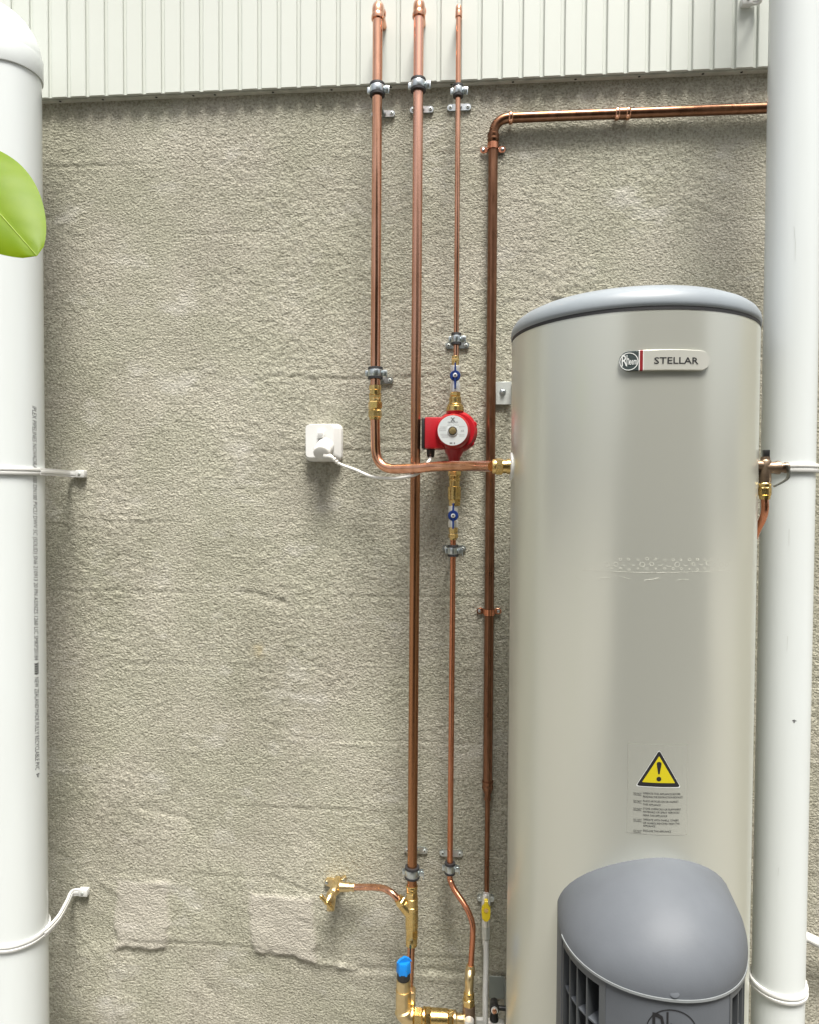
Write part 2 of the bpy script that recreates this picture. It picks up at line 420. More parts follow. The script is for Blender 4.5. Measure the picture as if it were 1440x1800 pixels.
# render patches and trowel marks low on the wall
def patch(px0, py0, px1, py1, h, soft, seed):
    a, c = P(px0, py0, 0), P(px1, py1, 0)
    n1 = 0.020 * vnoise(XX, ZZ, 0.06, seed) + 0.012 * vnoise(XX, ZZ, 0.018, seed + 1)
    dx = np.maximum(a.x - XX, XX - c.x) + n1; dz = np.maximum(c.z - ZZ, ZZ - a.z) + n1
    d = np.where((dx > 0) & (dz > 0), np.hypot(dx, dz), np.maximum(dx, dz))
    m = 1 - sst(-soft, soft, d)
    # edge highest along the bottom, dying away upwards
    fade = 0.55 + 0.45 * sst(a.z, c.z, ZZ)
    PATCH[:] = np.maximum(PATCH, m * 0.48 * (h > 0.005))
    return h * m * fade
PATCH = np.zeros_like(XX)
Hh += patch(206, 1545, 296, 1672, 0.0075, 0.009, 70)
Hh += patch(446, 1575, 552, 1684, 0.0075, 0.009, 80)
Hh += patch(80, 1640, 230, 1800, 0.004, 0.03, 90)
def ridge(pts, h, w, off=0.0):
    global Hh
    q = [P(a, b_, 0) for a, b_ in pts]
    for a, c in zip(q[:-1], q[1:]):
        vx, vz = c.x - a.x, c.z - a.z; L2 = vx * vx + vz * vz
        t = np.clip(((XX - a.x) * vx + (ZZ - a.z) * vz) / L2, 0, 1)
        d = np.hypot(XX - a.x - t * vx, ZZ - a.z - t * vz) + 0.004 * vnoise(XX, ZZ, 0.02, 99)
        Hh += h * np.exp(-(d / w) ** 2)
ridge([(555, 1690), (600, 1697), (625, 1702)], 0.004, 0.009)
ridge([(630, 1702), (760, 1706), (885, 1716)], -0.0025, 0.009)
ridge([(640, 1714), (760, 1718), (885, 1728)], 0.002, 0.010)
ridge([(90, 1480), (180, 1550), (260, 1610)], 0.001, 0.009)
ridge([(100, 1600), (170, 1670), (230, 1720)], 0.001, 0.010)
ridge([(335, 1700), (370, 1740), (400, 1790)], -0.0015, 0.013)
ridge([(210, 1540), (300, 1556)], 0.002, 0.006)
ridge([(480, 1540), (545, 1570)], -0.002, 0.007)
ridge([(525, 921), (720, 923)], 0.0015, 0.004)
ridge([(75, 1040), (210, 1044)], 0.0015, 0.004)
ridge([(590, 1308), (700, 1314)], 0.0015, 0.004)
ridge([(250, 1420), (330, 1440), (345, 1470)], -0.002, 0.008)
ridge([(430, 1040), (500, 1060)], -0.003, 0.01)
V = np.stack([XX, -Hh - 0.001, ZZ], -1).reshape(-1, 3)
nx, nz = len(xs), len(zs)
idx = np.arange(nx * nz).reshape(nx, nz)
Fq = np.stack([idx[:-1, :-1], idx[1:, :-1], idx[1:, 1:], idx[:-1, 1:]], -1).reshape(-1, 4)
wm = bpy.data.meshes.new('rendered_wall')
wm.vertices.add(len(V)); wm.vertices.foreach_set('co', V.ravel())
wm.loops.add(Fq.size); wm.loops.foreach_set('vertex_index', Fq.ravel())
wm.polygons.add(len(Fq)); wm.polygons.foreach_set('loop_start', np.arange(0, Fq.size, 4)); wm.polygons.foreach_set('loop_total', np.full(len(Fq), 4))
wm.update(calc_edges=True); wm.polygons.foreach_set('use_smooth', np.ones(len(Fq), bool))
for nm_, arr_ in (('patch', PATCH), ('stain', 0.45 * np.exp(-((XX - P(455, 1143, 0).x) ** 2 + (ZZ - P(455, 1143, 0).z) ** 2) / 0.018 ** 2) * (0.6 + 1.2 * vnoise(XX, ZZ, 0.012, 31)))):
    wm.attributes.new(nm_, 'FLOAT', 'POINT').data.foreach_set('value', np.clip(arr_, 0, 1).astype(np.float32).ravel())
wm.materials.append(WALL)
wall = bpy.data.objects.new('rendered_wall', wm); COL.objects.link(wall)
setp(wall, 'rough grey-beige cement rendered block wall with patched squares low down', 'wall')
def wall_y(x, z):
    i = int(np.searchsorted(xs, x)); j = int(np.searchsorted(zs, z))
    return -float(Hh[min(i, nx - 1), min(j, nz - 1)]) - 0.001

# ------------------------------------------------------------------ cladding
TOPZ = 3.6
GP = (P(1327.7, 90, 0.021).x - P(89.2, 90, 0.021).x) / 35.0
GX0 = P(89.2, 90, 0.021).x
cl = thing('grooved_cladding', 'pale green-white vertical grooved wall cladding above the rendered wall', 'cladding', (0, 0, CLAD_B))
GW = 0.0104
bgm = G().box((0, 0.06, CLAD_B + 0.001 + (TOPZ - CLAD_B) / 2), (8.0, 0.1586, TOPZ - CLAD_B))
bgm.mk('backing_sheet', CLAD, cl, smooth=False)
def board_mesh():
    w = GP - GW; d = 0.0076; c = 0.0018; h0, h1 = 0.0, TOPZ - CLAD_B
    o = [(-w / 2, 0), (-w / 2, -d + c), (-w / 2 + c, -d), (w / 2 - c, -d), (w / 2, -d + c), (w / 2, 0)]
    v = [(x, y, h0) for x, y in o] + [(x, y, h1) for x, y in o]; n = len(o)
    f = [(k, (k + 1) % n, n + (k + 1) % n, n + k) for k in range(n)] + [tuple(range(n))[::-1], tuple(range(n, 2 * n))]
    return v, f
bv, bf = board_mesh()
b0 = None
for k in range(-10, 52):
    xc = GX0 + (k + 0.5) * GP
    if b0 is None:
        b0 = mk('board', [(a + xc, y - 0.0195, z + CLAD_B - 0.001) for a, y, z in bv], bf, CLAD, cl, smooth=False)
        b0x = xc
    else:
        c = b0.copy(); COL.objects.link(c); c.parent = cl; c.location.x = xc - b0x
# closer strip with drain holes under the boards
G().box((0, -0.0082, CLAD_B - 0.0015), (8.0, 0.0140, 0.004)).mk('closer_strip', BATTEN, cl, smooth=False)
for px, py in ((72, 178), (106, 176), (181, 172), (275, 168), (340, 165), (378, 162), (480, 157), (583, 152), (687, 146), (794, 142), (902, 137), (1012, 131), (1124, 125), (1236, 120), (1304, 118)):
    p = P(px, py - 2, 0.010)
    G().lathe((p.x, -0.0105, CLAD_B - 0.0040), (0, 0, 1), [(0, 0.0035), (0.0004, 0.0035)], 10).mk('drain_hole', DARK, cl)

# ------------------------------------------------------------------ lathe fitting helper
def fitting(name, parent, p, axis, prof, material, seg=28, rot=0.0, **k):
    return G().lathe(p, axis, prof, seg, rot).mk(name, material, parent, **k)
def hexnut(name, parent, p, axis, t0, t1, r, material, rot=0.0, **k):
    c = min(0.002, (t1 - t0) * 0.25)
    return G().lathe(p, axis, [(t0, r * 0.90), (t0 + c, r), (t1 - c, r), (t1, r * 0.90)], 6, rot).mk(name, material, parent, smooth=False, **k)
UP = Vector((0, 0, 1)); DN = Vector((0, 0, -1)); OUT = Vector((0, -1, 0)); RT = Vector((1, 0, 0))

# ------------------------------------------------------------------ copper pipes
R25, R15 = 0.0127, 0.0066
O1, O2, O3, O4 = 0.115, 0.115, 0.080, 0.022
def zof(px, py, off): return P(px, py, off).z

# tank first: the pipes meet it
TR = 0.25
TC = cyl_from_edges(898, 1333, 850, TR)
TOFF = -TC.y
def inlet(px_edge_shift, side):
    """point on the tank side near its outline, turned a little towards the viewer"""
    v = Vector((CAM.x - TC.x, CAM.y - TC.y, 0)); d = v.length; v.normalize()
    al = math.acos(TR / d); base = math.atan2(v.x, -v.y)
    return base + side * (al - px_edge_shift)
A_IN = inlet(R(5), -1)
p_in = Vector((TC.x + TR * math.sin(A_IN), TC.y - TR * math.cos(A_IN), zof(905, 820, -TC.y + TR * math.cos(A_IN))))
O_IN = -p_in.y

def top_elbow(root, x, off, r, ztop, material):
    """capillary elbow turning back into the cladding"""
    er = r * 1.9
    pts = [Vector((x, -off, ztop - 0.012))]
    for k in range(9):
        a = R(90 * k / 8); pts.append(Vector((x, -off + er * (1 - math.cos(a)), ztop + er * math.sin(a))))
    pts.append(pts[-1] + Vector((0, 0.01, 0)))
    el = G().tube(pts, r * 1.14, 22).mk('elbow', material, root)
    for (p, ax) in ((Vector((x, -off, ztop - 0.018)), UP), (pts[-1], Vector((0, 1, 0)))):
        G().lathe(p, ax, [(0, r * 1.12), (0, r * 1.27), (0.004, r * 1.30), (0.009, r * 1.27), (0.014, r * 1.14)], 24).mk('collar', material, el)
    e = pts[-1]
    G().tube([e, Vector((e.x, -0.02, e.z))], r, 20).mk('tail', material, root)

# pipe 1: flow pipe that bends across to the tank
x1t = P(664, 90, O1).x; x1b = P(660, 640, O1).x
z1t = zof(663, 22, O1); z1f = zof(660, 678, O1); z1g = zof(660, 738, O1)
p1 = thing('copper_pipe', 'leftmost copper pipe, bending right across to the water tank', 'pipe', (x1b, -O1, z1f), 'copper pipes')
G().tube([(x1t, -O1, z1t), (x1b, -O1, z1f - 0.004)], R25, 24).mk('upper_tube', COPPER, p1)
top_elbow(p1, x1t, O1, R25, z1t, COPPER)
hz = zof(800, 820, 0.19)
pA = Vector((x1b, -O1, z1g + 0.004)); pB = Vector((x1b + 0.004, -O1 - 0.01, zof(690, 825, 0.16)))
pC = P(735, 823, 0.165); pD = P(770, 820, 0.19); pE = Vector((p_in.x - 0.040, p_in.y, p_in.z))
path = fillet([pA, pB, pC], 0.062, 10)[:-1] + smoothpath([pC, pD, P(830, 819, (0.19 + O_IN) / 2), pE], 6)
G().tube(path, 0.0122, 24).mk('bent_tube', COPPER, p1)
fz = lambda py: zof(660, py, O1) - z1f
ff = Vector((x1b, -O1, z1f))
fitting('compression_collar', p1, ff, DN, [(0, 0.0128), (0, 0.0152), (0.010, 0.0156), (0.012, 0.0138), (0.020, 0.0138), (0.020, 0.0158), (0.024, 0.0158), (0.024, 0.0140)], BRASS)
hexnut('hex_nut', p1, ff, DN, -fz(694), -fz(701), 0.0170, BRASS, 0.5)
fitting('union_sleeve', p1, ff, DN, [(-fz(700), 0.0140), (-fz(703), 0.0150), (-fz(706), 0.0150), (-fz(708), 0.0135)], BRASS)
hexnut('hex_nut', p1, ff, DN, -fz(706), -fz(719), 0.0182, BRASS, 0.15)
hexnut('hex_nut', p1, ff, DN, -fz(721), -fz(734), 0.0182, BRASS, 0.55)
fitting('olive_collar', p1, ff, DN, [(-fz(719), 0.0140), (-fz(722), 0.0140)], BRASS)
fitting('end_collar', p1, ff, DN, [(-fz(733), 0.0150), (-fz(738), 0.0150), (-fz(738.5), 0.0125)], BRASS)
fitting('nut_shoulder', p1, pE, RT, [(-0.001, 0.0128), (-0.001, 0.0150), (0.004, 0.0165), (0.007, 0.0165)], BRASS)
hexnut('hex_nut', p1, pE, RT, 0.006, 0.021, 0.0185, BRASS, 0.3)
fitting('tank_nipple', p1, pE, RT, [(0.021, 0.0150), (0.030, 0.0150), (0.030, 0.0168), (0.044, 0.0168)], BRASS)

# pipe 2
x2t = P(736, 90, O2).x; x2b = P(725, 1470, O2).x
z2t = zof(736, 18, O2); z2b = zof(724, 1558, O2)
def x2(py):
    zt, zb = z2t, z2b; z = zof(730, py, O2); k = (zt - z) / (zt - zb); return x2t + (x2b - x2t) * k
p2 = thing('copper_pipe', 'longest copper pipe, running straight from the cladding to the brass tee', 'pipe', (x2b, -O2, z2b), 'copper pipes')
zm = zof(730, 560, O2)
GRADED = mat('copper_tarnishing_downwards', (0.80, 0.44, 0.32), 0.27, 1.0)
def graded():
    nt = GRADED.node_tree; n = nt.nodes; l = nt.links; b = n['Principled BSDF']
    tc = n.new('ShaderNodeTexCoord'); sx = n.new('ShaderNodeSeparateXYZ'); l.new(tc.outputs['Object'], sx.inputs[0])
    mp = n.new('ShaderNodeMapping'); mp.inputs['Scale'].default_value = (8, 8, 1.2); l.new(tc.outputs['Object'], mp.inputs['Vector'])
    nz = n.new('ShaderNodeTexNoise'); nz.inputs['Scale'].default_value = 7; nz.inputs['Detail'].default_value = 5; l.new(mp.outputs[0], nz.inputs['Vector'])
    ma = n.new('ShaderNodeMath'); ma.operation = 'MULTIPLY_ADD'; ma.inputs[1].default_value = 0.9; l.new(nz.outputs['Fac'], ma.inputs[0]); l.new(sx.outputs['Z'], ma.inputs[2])
    mr = n.new('ShaderNodeMapRange'); c0 = zm - z2b + 0.45; mr.inputs['From Min'].default_value = c0 - 0.65; mr.inputs['From Max'].default_value = c0 + 0.55; l.new(ma.outputs[0], mr.inputs['Value'])
    rp = n.new('ShaderNodeValToRGB'); rp.color_ramp.elements[0].color = (0.42, 0.20, 0.10, 1); rp.color_ramp.elements[1].color = (0.80, 0.44, 0.32, 1)
    l.new(mr.outputs[0], rp.inputs['Fac']); l.new(rp.outputs[0], b.inputs['Base Color'])
graded()
G().tube([(x2t, -O2, z2t), (x2b, -O2, z2b - 0.01)], R25, 24).mk('tube', GRADED, p2)
top_elbow(p2, x2t, O2, R25, z2t, COPPER)

# pipe 3 upper and lower
x3t = P(806, 90, O3).x; x3b = P(802, 620, O3).x
z3t = zof(806, 18, O3); z3b = zof(802, 626, O3)
p3 = thing('copper_pipe', 'thin copper pipe coming down to the upper blue-handled valve', 'pipe', (x3b, -O3, z3b), 'copper pipes')
G().tube([(x3t, -O3, z3t), (x3b, -O3, z3b - 0.006)], R15, 18).mk('tube', COPPER, p3)
top_elbow(p3, x3t, O3, R15 * 1.05, z3t, COPPER)

# gas pipe 4
x4t = P(867, 260, O4).x; x4b = P(857.5, 1380, O4).x
zh0 = zof(900, 207, O4); zh1 = zof(1345, 190, O4)
zred = zof(857.5, 1374, O4); zred2 = zof(857, 1404, O4); z4b = zof(856, 1574, O4)
p4 = thing('gas_pipe', 'brown tarnished copper pipe turning along the wall beneath the cladding', 'pipe', (x4b, -O4, z4b), 'copper pipes')
xr = P(1345, 190, O4).x
G().tube(fillet([(x4b, -O4, zred), (x4t, -O4, zh0), (xr + 0.25, -O4, zh1 + (zh1 - zh0) * 0.35)], 0.046, 10), R25 * 1.0, 24).mk('tube', COPPER_B, p4)
for t in (zh0 - 0.045, ):
    G().lathe((x4t, -O4, t), DN, [(-0.004, 0.0135), (-0.004, 0.0155), (0, 0.0160), (0.004, 0.0150), (0.008, 0.0150), (0.011, 0.0158), (0.014, 0.0150), (0.017, 0.0136)], 24).mk('solder_collar', COPPER_B, p4)
hd = Vector((xr - x4t, 0, zh1 - zh0)).normalized()
for px in (897, 1084, 1103):
    q = P(px, 208 - (px - 897) * 0.043, O4)
    k = (q.x - x4t) / hd.x; q = Vector((q.x, -O4, zh0 + k * hd.z))
    G().lathe(q, hd, [(-0.004, 0.0136), (-0.004, 0.0148), (-0.001, 0.0160), (0.003, 0.0160), (0.006, 0.0148), (0.007, 0.0136)], 24).mk('solder_collar', COPPER, p4)
q = P(1093, 200, O4); k = (q.x - x4t) / hd.x
G().lathe(Vector((q.x, -O4, zh0 + k * hd.z)), hd, [(-0.014, 0.0136), (-0.014, 0.0146), (0.014, 0.0146), (0.014, 0.0136)], 24).mk('coupling', COPPER_B, p4)
G().lathe((x4b, -O4, zred), DN, [(-0.002, 0.0128), (-0.002, 0.0158), (0.002, 0.0158), (0.004, 0.0146), (0.012, 0.0148), (0.014, 0.0160), (0.018, 0.0150), (0.026, 0.0125), (0.034, 0.0088), (0.044, 0.0086), (0.046, 0.0096), (0.050, 0.0096), (0.051, 0.0072)], 24).mk('reducer', COPPER_B, p4)
G().tube([(x4b, -O4, zred - 0.03), (x4b - 0.0005, -O4, z4b)], 0.0068, 18).mk('thin_tube', COPPER_B, p4)
fitting('white_collar', p4, (x4b - 0.0005, -O4, z4b + 0.006), DN, [(0, 0.007), (0, 0.0085), (0.008, 0.0085), (0.008, 0.007)], CHROME)

# ------------------------------------------------------------------ saddle clips on the gas pipe
def saddle(px, py, label, shift=0.0):
    z = zof(px, py, O4); k = (zh0 - z) / (zh0 - zred); x = x4t + (x4b - x4t) * k
    s = thing('pipe_saddle', label, 'pipe clip', (x, 0, z), 'copper saddle clips')
    pts = []; nn = []
    for i in range(15):
        a = R(-90 + 180 * i / 14) * 1.0
        pts.append(Vector((x + 0.0142 * math.sin(a), -O4 - 0.0142 * math.cos(a), z))); nn.append((math.sin(a), -math.cos(a), 0))
    w0 = -0.006
    pts = [Vector((x - 0.0142, w0, z))] + pts + [Vector((x + 0.0142, w0, z))]
    nn = [(-1, 0, 0)] + nn + [(1, 0, 0)]
    G().strip(pts, nn, 0.016, 0.0018).mk('strap', COPPER_R, s)
    for sd in (-1, 1):
        e = rounded(0.020, 0.016, 0.0075)
        G().poly(e, (x + sd * 0.0235, w0 + 0.001, z), RT, UP, OUT, 0.0022, 0.0004).mk('ear', COPPER_R, s)
        G().lathe((x + sd * 0.0255, w0 - 0.001, z), OUT, [(0, 0.0048), (0.0020, 0.0044), (0.0030, 0.0025)], 14).mk('screw', ZINC, s)
saddle(866, 258, 'copper saddle clip just below the elbow of the brown pipe')
saddle(860, 1076, 'copper saddle clip halfway down the brown pipe beside the tank')

# ------------------------------------------------------------------ rubber lined pipe clamps
def clamp(px, py, off, r, label, x=None):
    p = P(px, py, off); x = p.x if x is None else x; z = p.z
    c = thing('pipe_clamp', label, 'pipe clamp', (x, 0, z), 'rubber lined pipe clamps')
    rr = r + 0.0038
    G().lathe((x, -off, z - 0.0125), UP, [(-0.0025, r * 0.98), (-0.0025, rr + 0.0026), (0.003, rr + 0.0030), (0.005, rr), (0.020, rr), (0.022, rr + 0.0030), (0.0275, rr + 0.0026), (0.0275, r * 0.98)], 28).mk('rubber_liner', RUBBER, c)
    G().lathe((x, -off, z - 0.0085), UP, [(0, rr - 0.001), (0, rr + 0.0020), (0.003, rr + 0.0028), (0.014, rr + 0.0028), (0.017, rr + 0.0020), (0.017, rr - 0.001)], 32).mk('band', ZINC, c)
    e = rr + 0.002
    G().box((x - e - 0.003, -off + 0.002, z), (0.009, 0.0075, 0.015), 0.0015).mk('hinge_lug', ZINC, c)
    lug = G().box((x + e + 0.005, -off - 0.0035, z), (0.011, 0.0022, 0.015), 0.0008).box((x + e + 0.005, -off + 0.0035, z), (0.011, 0.0022, 0.015), 0.0008).mk('closing_lug', ZINC, c)
    b = G().lathe((x + e + 0.006, -off + 0.006, z), OUT, [(0, 0.0026), (0.0105, 0.0026), (0.0105, 0.0058), (0.0150, 0.0056), (0.0155, 0.0035)], 12).mk('bolt', ZINC, c)
    G().box((x + e + 0.0115, -off - 0.006, z - 0.004), (0.0030, 0.0045, 0.019), 0.001).mk('latch', ZINC, c)
    G().lathe((x + 0.001, -off + rr, z), (0, 1, 0), [(0, 0.0062), (0.008, 0.0062), (0.008, 0.0042), (off - rr - 0.004, 0.0042)], 14).mk('threaded_rod', ZINC, c)
    pl = G().poly(rounded(0.064, 0.0175, 0.0084), (x + 0.002, 0.001, z), RT, UP, OUT, 0.0085, 0.0006).mk('wall_plate', ZINC, c)
    for sd in (-1, 1):
        G().lathe((x + 0.002 + sd * 0.0235, -0.0076, z), OUT, [(0, 0.0050), (0.0018, 0.0046), (0.0026, 0.0028)], 14).mk('screw', GALV, pl)
        G().lathe((x + 0.002 + sd * 0.0235, -0.0103, z), OUT, [(0, 0.0021), (0.0002, 0.0021)], 8).mk('screw_slot', DARK, pl)
    G().lathe((x + 0.001, -0.0080, z), OUT, [(0, 0.0085), (0.006, 0.0075)], 6).mk('boss_nut', ZINC, c, smooth=False)
def xon(xt, zt, xb, zb, z): return xt + (xb - xt) * (zt - z) / (zt - zb)
def clamp_on(px, py, off, r, xt, zt, xb, zb, label):
    z = zof(px, py, off); clamp(px, py, off, r, label, xon(xt, zt, xb, zb, z))
clamp_on(664, 158, O1, R25, x1t, z1t, x1b, z1f, 'pipe clamp on the leftmost copper pipe at the cladding edge')
clamp_on(659, 656, O1, R25, x1t, z1t, x1b, z1f, 'pipe clamp above the brass union of the leftmost copper pipe')
clamp_on(736, 150, O2, R25, x2t, z2t, x2b, z2b, 'pipe clamp at the top of the longest copper pipe, by the cladding edge')
clamp_on(724, 1533, O2, R25, x2t, z2t, x2b, z2b, 'pipe clamp just above the brass tee')
clamp_on(805, 160, O3, R15, x3t, z3t, x3b, z3b, 'pipe clamp at the top of the thin copper pipe, below the cladding')
clamp_on(803, 596, O3, R15, x3t, z3t, x3b, z3b, 'pipe clamp just above the upper blue-handled valve')

# ------------------------------------------------------------------ blue-handled ball valves, pump
def ball_valve(xc, off, ptop, pbot, hy, label, body_r=0.0132):
    zt, zb, zh = zof(800, ptop, off), zof(800, pbot, off), zof(800, hy, off)
    v = thing('ball_valve', label, 'valve', (xc, -off, zb), 'blue handled ball valves')
    L = zt - zb
    G().lathe((xc, -off, zb), UP, [(0, body_r * 0.9), (0.001, body_r), (L * 0.28, body_r), (L * 0.34, body_r * 0.86), (L * 0.66, body_r * 0.86), (L * 0.72, body_r), (L - 0.001, body_r), (L, body_r * 0.9)], 24).mk('body', CHROME, v)
    G().lathe((xc, -off, zh), OUT, [(0.0, 0.009), (0.018, 0.009), (0.020, 0.007)], 18).mk('spindle', CHROME, v)
    h = G().lathe((xc, -off - 0.017, zh), OUT, [(0, 0.0118), (0.001, 0.0136), (0.006, 0.0138), (0.008, 0.0125)], 28)
    h.poly([(-0.0026, 0), (0.0026, 0), (0.0020, 0.031), (0, 0.0325), (-0.0020, 0.031)], (xc, -off - 0.019, zh), RT, UP, OUT, 0.011, 0.001)
    h.poly([(-0.0020, -0.033), (0, -0.0345), (0.0020, -0.033), (0.0026, 0), (-0.0026, 0)], (xc, -off - 0.019, zh), RT, UP, OUT, 0.011, 0.001)
    ho = h.mk('handle', BLUE, v)
    G().lathe((xc, -off - 0.0262, zh), OUT, [(0, 0.0058), (0.0045, 0.0055), (0.005, 0.004)], 18).mk('handle_screw', CHROME, ho)
    G().lathe((xc, -off - 0.0313, zh), OUT, [(0, 0.0025), (0.0003, 0.0025)], 6).mk('screw_socket', INK, ho)
    return v
xv = P(800.5, 665, O3).x
v1 = ball_valve(xv, O3, 643, 690, 663, 'chrome ball valve with blue butterfly handle above the red pump')
fz3 = lambda py: zof(801, py, O3)
for n_, a, b_, r_, kind in (('tail_collar', 626, 632, 0.0092, 0), ('hex_nut', 631, 636, 0.0110, 1), ('tail', 635, 644, 0.0092, 0)):
    z0, z1 = fz3(a), fz3(b_)
    if kind: hexnut(n_, v1, (xv, -O3, z0), DN, 0, z0 - z1, r_, BRASS, 0.4)
    else: fitting(n_, v1, (xv, -O3, z0), DN, [(0, r_ * 0.9), (0.001, r_), (z0 - z1 - 0.001, r_), (z0 - z1, r_ * 0.9)], BRASS)

def pump():
    xc = P(797.5, 757, O3).x; zc = zof(797, 757, O3)
    p = thing('circulation_pump', 'red circulation pump with round silver label beside the brown pipe', 'pump', (xc, -O3, zof(797, 855, O3)))
    # brass union on top
    hexnut('hex_nut', p, (xv, -O3, fz3(690)), DN, 0, fz3(690) - fz3(697), 0.0140, BRASS, 0.2)
    fitting('union_top', p, (xv, -O3, fz3(697)), DN, [(0, 0.0125), (0.002, 0.0150), (0.010, 0.0160), (0.012, 0.0152), (fz3(697) - fz3(711), 0.0168)], BRASS)
    fitting('union_flange', p, (xv, -O3, fz3(710)), DN, [(0, 0.0165), (0.003, 0.0205), (0.006, 0.0205), (0.008, 0.0225), (fz3(710) - fz3(723), 0.0230), (fz3(710) - fz3(724), 0.021)], BRASS)
    # cast body
    zt = fz3(723); zb = fz3(813)
    G().lathe((xc + 0.002, -O3, zt), DN, [(0, 0.0215), (0.004, 0.0215), (0.016, 0.0145), (0.03, 0.017), (0.05, 0.030), (0.07, 0.034), (0.085, 0.032), (0.105, 0.024), (0.120, 0.016), (0.128, 0.0150), (zt - zb, 0.0155)], 28).mk('pipe_neck', RED, p)
    fx, fzc = xc + 0.007, zc - 0.003
    G().lathe((fx, -0.030, fzc), OUT, [(0, 0.036), (0.006, 0.048), (0.018, 0.0545), (0.052, 0.0545), (0.060, 0.050), (0.066, 0.047)], 40).mk('volute', RED, p)
    for a in (22, -38, 142, 218):
        d = Vector((math.cos(R(a)), 0, math.sin(R(a))))
        G().lathe(Vector((fx, -0.055, fzc)) + d * 0.047, OUT, [(0, 0.010), (0.030, 0.010), (0.032, 0.008)], 14).mk('bolt_lug', RED, p)
    mx, mz = P(796, 757, 0.145).x, zof(796, 757, 0.145)
    G().lathe((mx, -0.085, mz), OUT, [(0, 0.047), (0.012, 0.0445), (0.050, 0.0435), (0.060, 0.042), (0.066, 0.0385), (0.066, 0.030)], 44).mk('motor_can', RED, p)
    lb = G().lathe((mx, -0.1512, mz), OUT, [(0, 0.0375), (0.0006, 0.0375)], 44).mk('label_plate', LABELM, p)
    G().lathe((mx, -0.1518, mz - 0.0015), OUT, [(0, 0.0128), (0.0022, 0.0124), (0.0022, 0.0105)], 28, cap=False).mk('screw_ring', CHROME, lb)
    G().lathe((mx, -0.1516, mz - 0.0015), OUT, [(0, 0.0108), (0.0012, 0.0108)], 24).mk('screw_recess', BLACK, lb)
    G().lathe((mx, -0.1528, mz - 0.0015), OUT, [(0, 0.0088), (0.0030, 0.0085), (0.0034, 0.007)], 24).mk('vent_screw', mat('bronze_plug', (0.32, 0.25, 0.12), 0.4, 0.8), lb)
    def put(v, f, x0, z0, nm, m):
        mk(nm, [(mx + x0 + a, -0.1523, mz + z0 + b_) for a, b_ in v], f, m, lb, smooth=False)
    v, f = text2d('GRUNDFOS', 0.0052, width=0.0250); put(v, f, -0.0125, 0.0185, 'lettering', INKG)
    g_ = G()
    for s_ in (-1, 1):
        pts = [Vector((mx + s_ * 0.0048 * t, -0.1523, mz + 0.0275 + 0.0042 * t + 0.0012 * math.sin(3 * t))) for t in (-1, -0.5, 0, 0.5, 1)]
        g_.strip(pts, [(0.6 * -s_, 0, 0.8)] * 5, 0.0003, 0.0016, (0, -1, 0))
    g_.mk('emblem', INKG, lb, smooth=False)
    rows = G()
    for zz, x0, x1 in ((0.013, -0.013, 0.013), (0.008, -0.031, -0.015), (0.0035, -0.033, -0.016), (-0.001, -0.033, -0.016), (-0.010, -0.030, -0.012), (-0.0135, -0.029, -0.012), (-0.017, -0.027, -0.010), (0.009, 0.016, 0.030), (-0.011, 0.014, 0.029), (-0.0145, 0.017, 0.027)):
        x = x0
        while x < x1:
            w = 0.001 + 0.002 * random.random()
            rows.add([(mx + x, -0.15225, mz + zz), (mx + x + w, -0.15225, mz + zz), (mx + x + w, -0.15225, mz + zz + 0.0011), (mx + x, -0.15225, mz + zz + 0.0011)], [(0, 1, 2, 3)])
            x += w + 0.0008
    rows.mk('small_print', mat('pale_grey_ink', (0.30, 0.31, 0.31), 0.6), lb, smooth=False)
    v, f = text2d('CE', 0.0062, width=0.0075); put(v, f, 0.0205, -0.003, 'mark', INKG)
    rows = G()
    for x in (-0.007, -0.0035, 0.003): rows.add([(mx + x, -0.1523, mz - 0.0335), (mx + x + 0.0028, -0.1523, mz - 0.0335), (mx + x + 0.0028, -0.1523, mz - 0.0300), (mx + x, -0.1523, mz - 0.0300)], [(0, 1, 2, 3)])
    rows.mk('mark', INKG, lb, smooth=False)
    # terminal box
    a, c = P(747, 734, 0.125), P(773, 789, 0.125)
    G().box(((a.x + c.x) / 2 + 0.006, -0.108, (a.z + c.z) / 2), (c.x - a.x + 0.012, 0.062, a.z - c.z), 0.004).mk('terminal_box', RED, p)
    G().box((a.x - 0.0035, -0.108, (a.z + c.z) / 2 - 0.001), (0.008, 0.064, a.z - c.z - 0.002), 0.003).mk('box_cover', BLACK, p)
    b_ = P(757, 789, 0.12)
    G().lathe((b_.x, -0.112, b_.z + 0.004), DN, [(0, 0.0120), (0.006, 0.0120), (0.006, 0.0105), (0.022, 0.0100), (0.026, 0.007)], 14).mk('cable_gland', BLACK, p)
    # brass below
    for n_, a_, c_, r_, hx, m_ in (('hex_nut', 812, 837, 0.0172, 1, BRASS), ('union_tail', 836, 842, 0.0140, 0, BRASS), ('hex_nut', 841, 846, 0.0155, 1, BRASS), ('tail', 845, 856, 0.0135, 0, BRASS), ('check_valve', 855, 879, 0.0168, 0, BRASS), ('hex_nut', 878, 889, 0.0165, 1, BRASS)):
        xx = P(799, (a_ + c_) / 2, O3).x; z0, z1 = fz3(a_), fz3(c_)
        if hx: hexnut(n_, p, (xx, -O3, z0), DN, 0, z0 - z1, r_, m_, 0.1 + 0.3 * random.random())
        else: fitting(n_, p, (xx, -O3, z0), DN, [(0, r_ * 0.9), (0.0012, r_), (z0 - z1 - 0.0012, r_), (z0 - z1, r_ * 0.9)], m_)
    return b_
gland = pump()
xv2 = P(797, 908, O3).x
v2 = ball_valve(xv2, O3, 889, 927, 906, 'chrome ball valve with blue butterfly handle under the red pump')
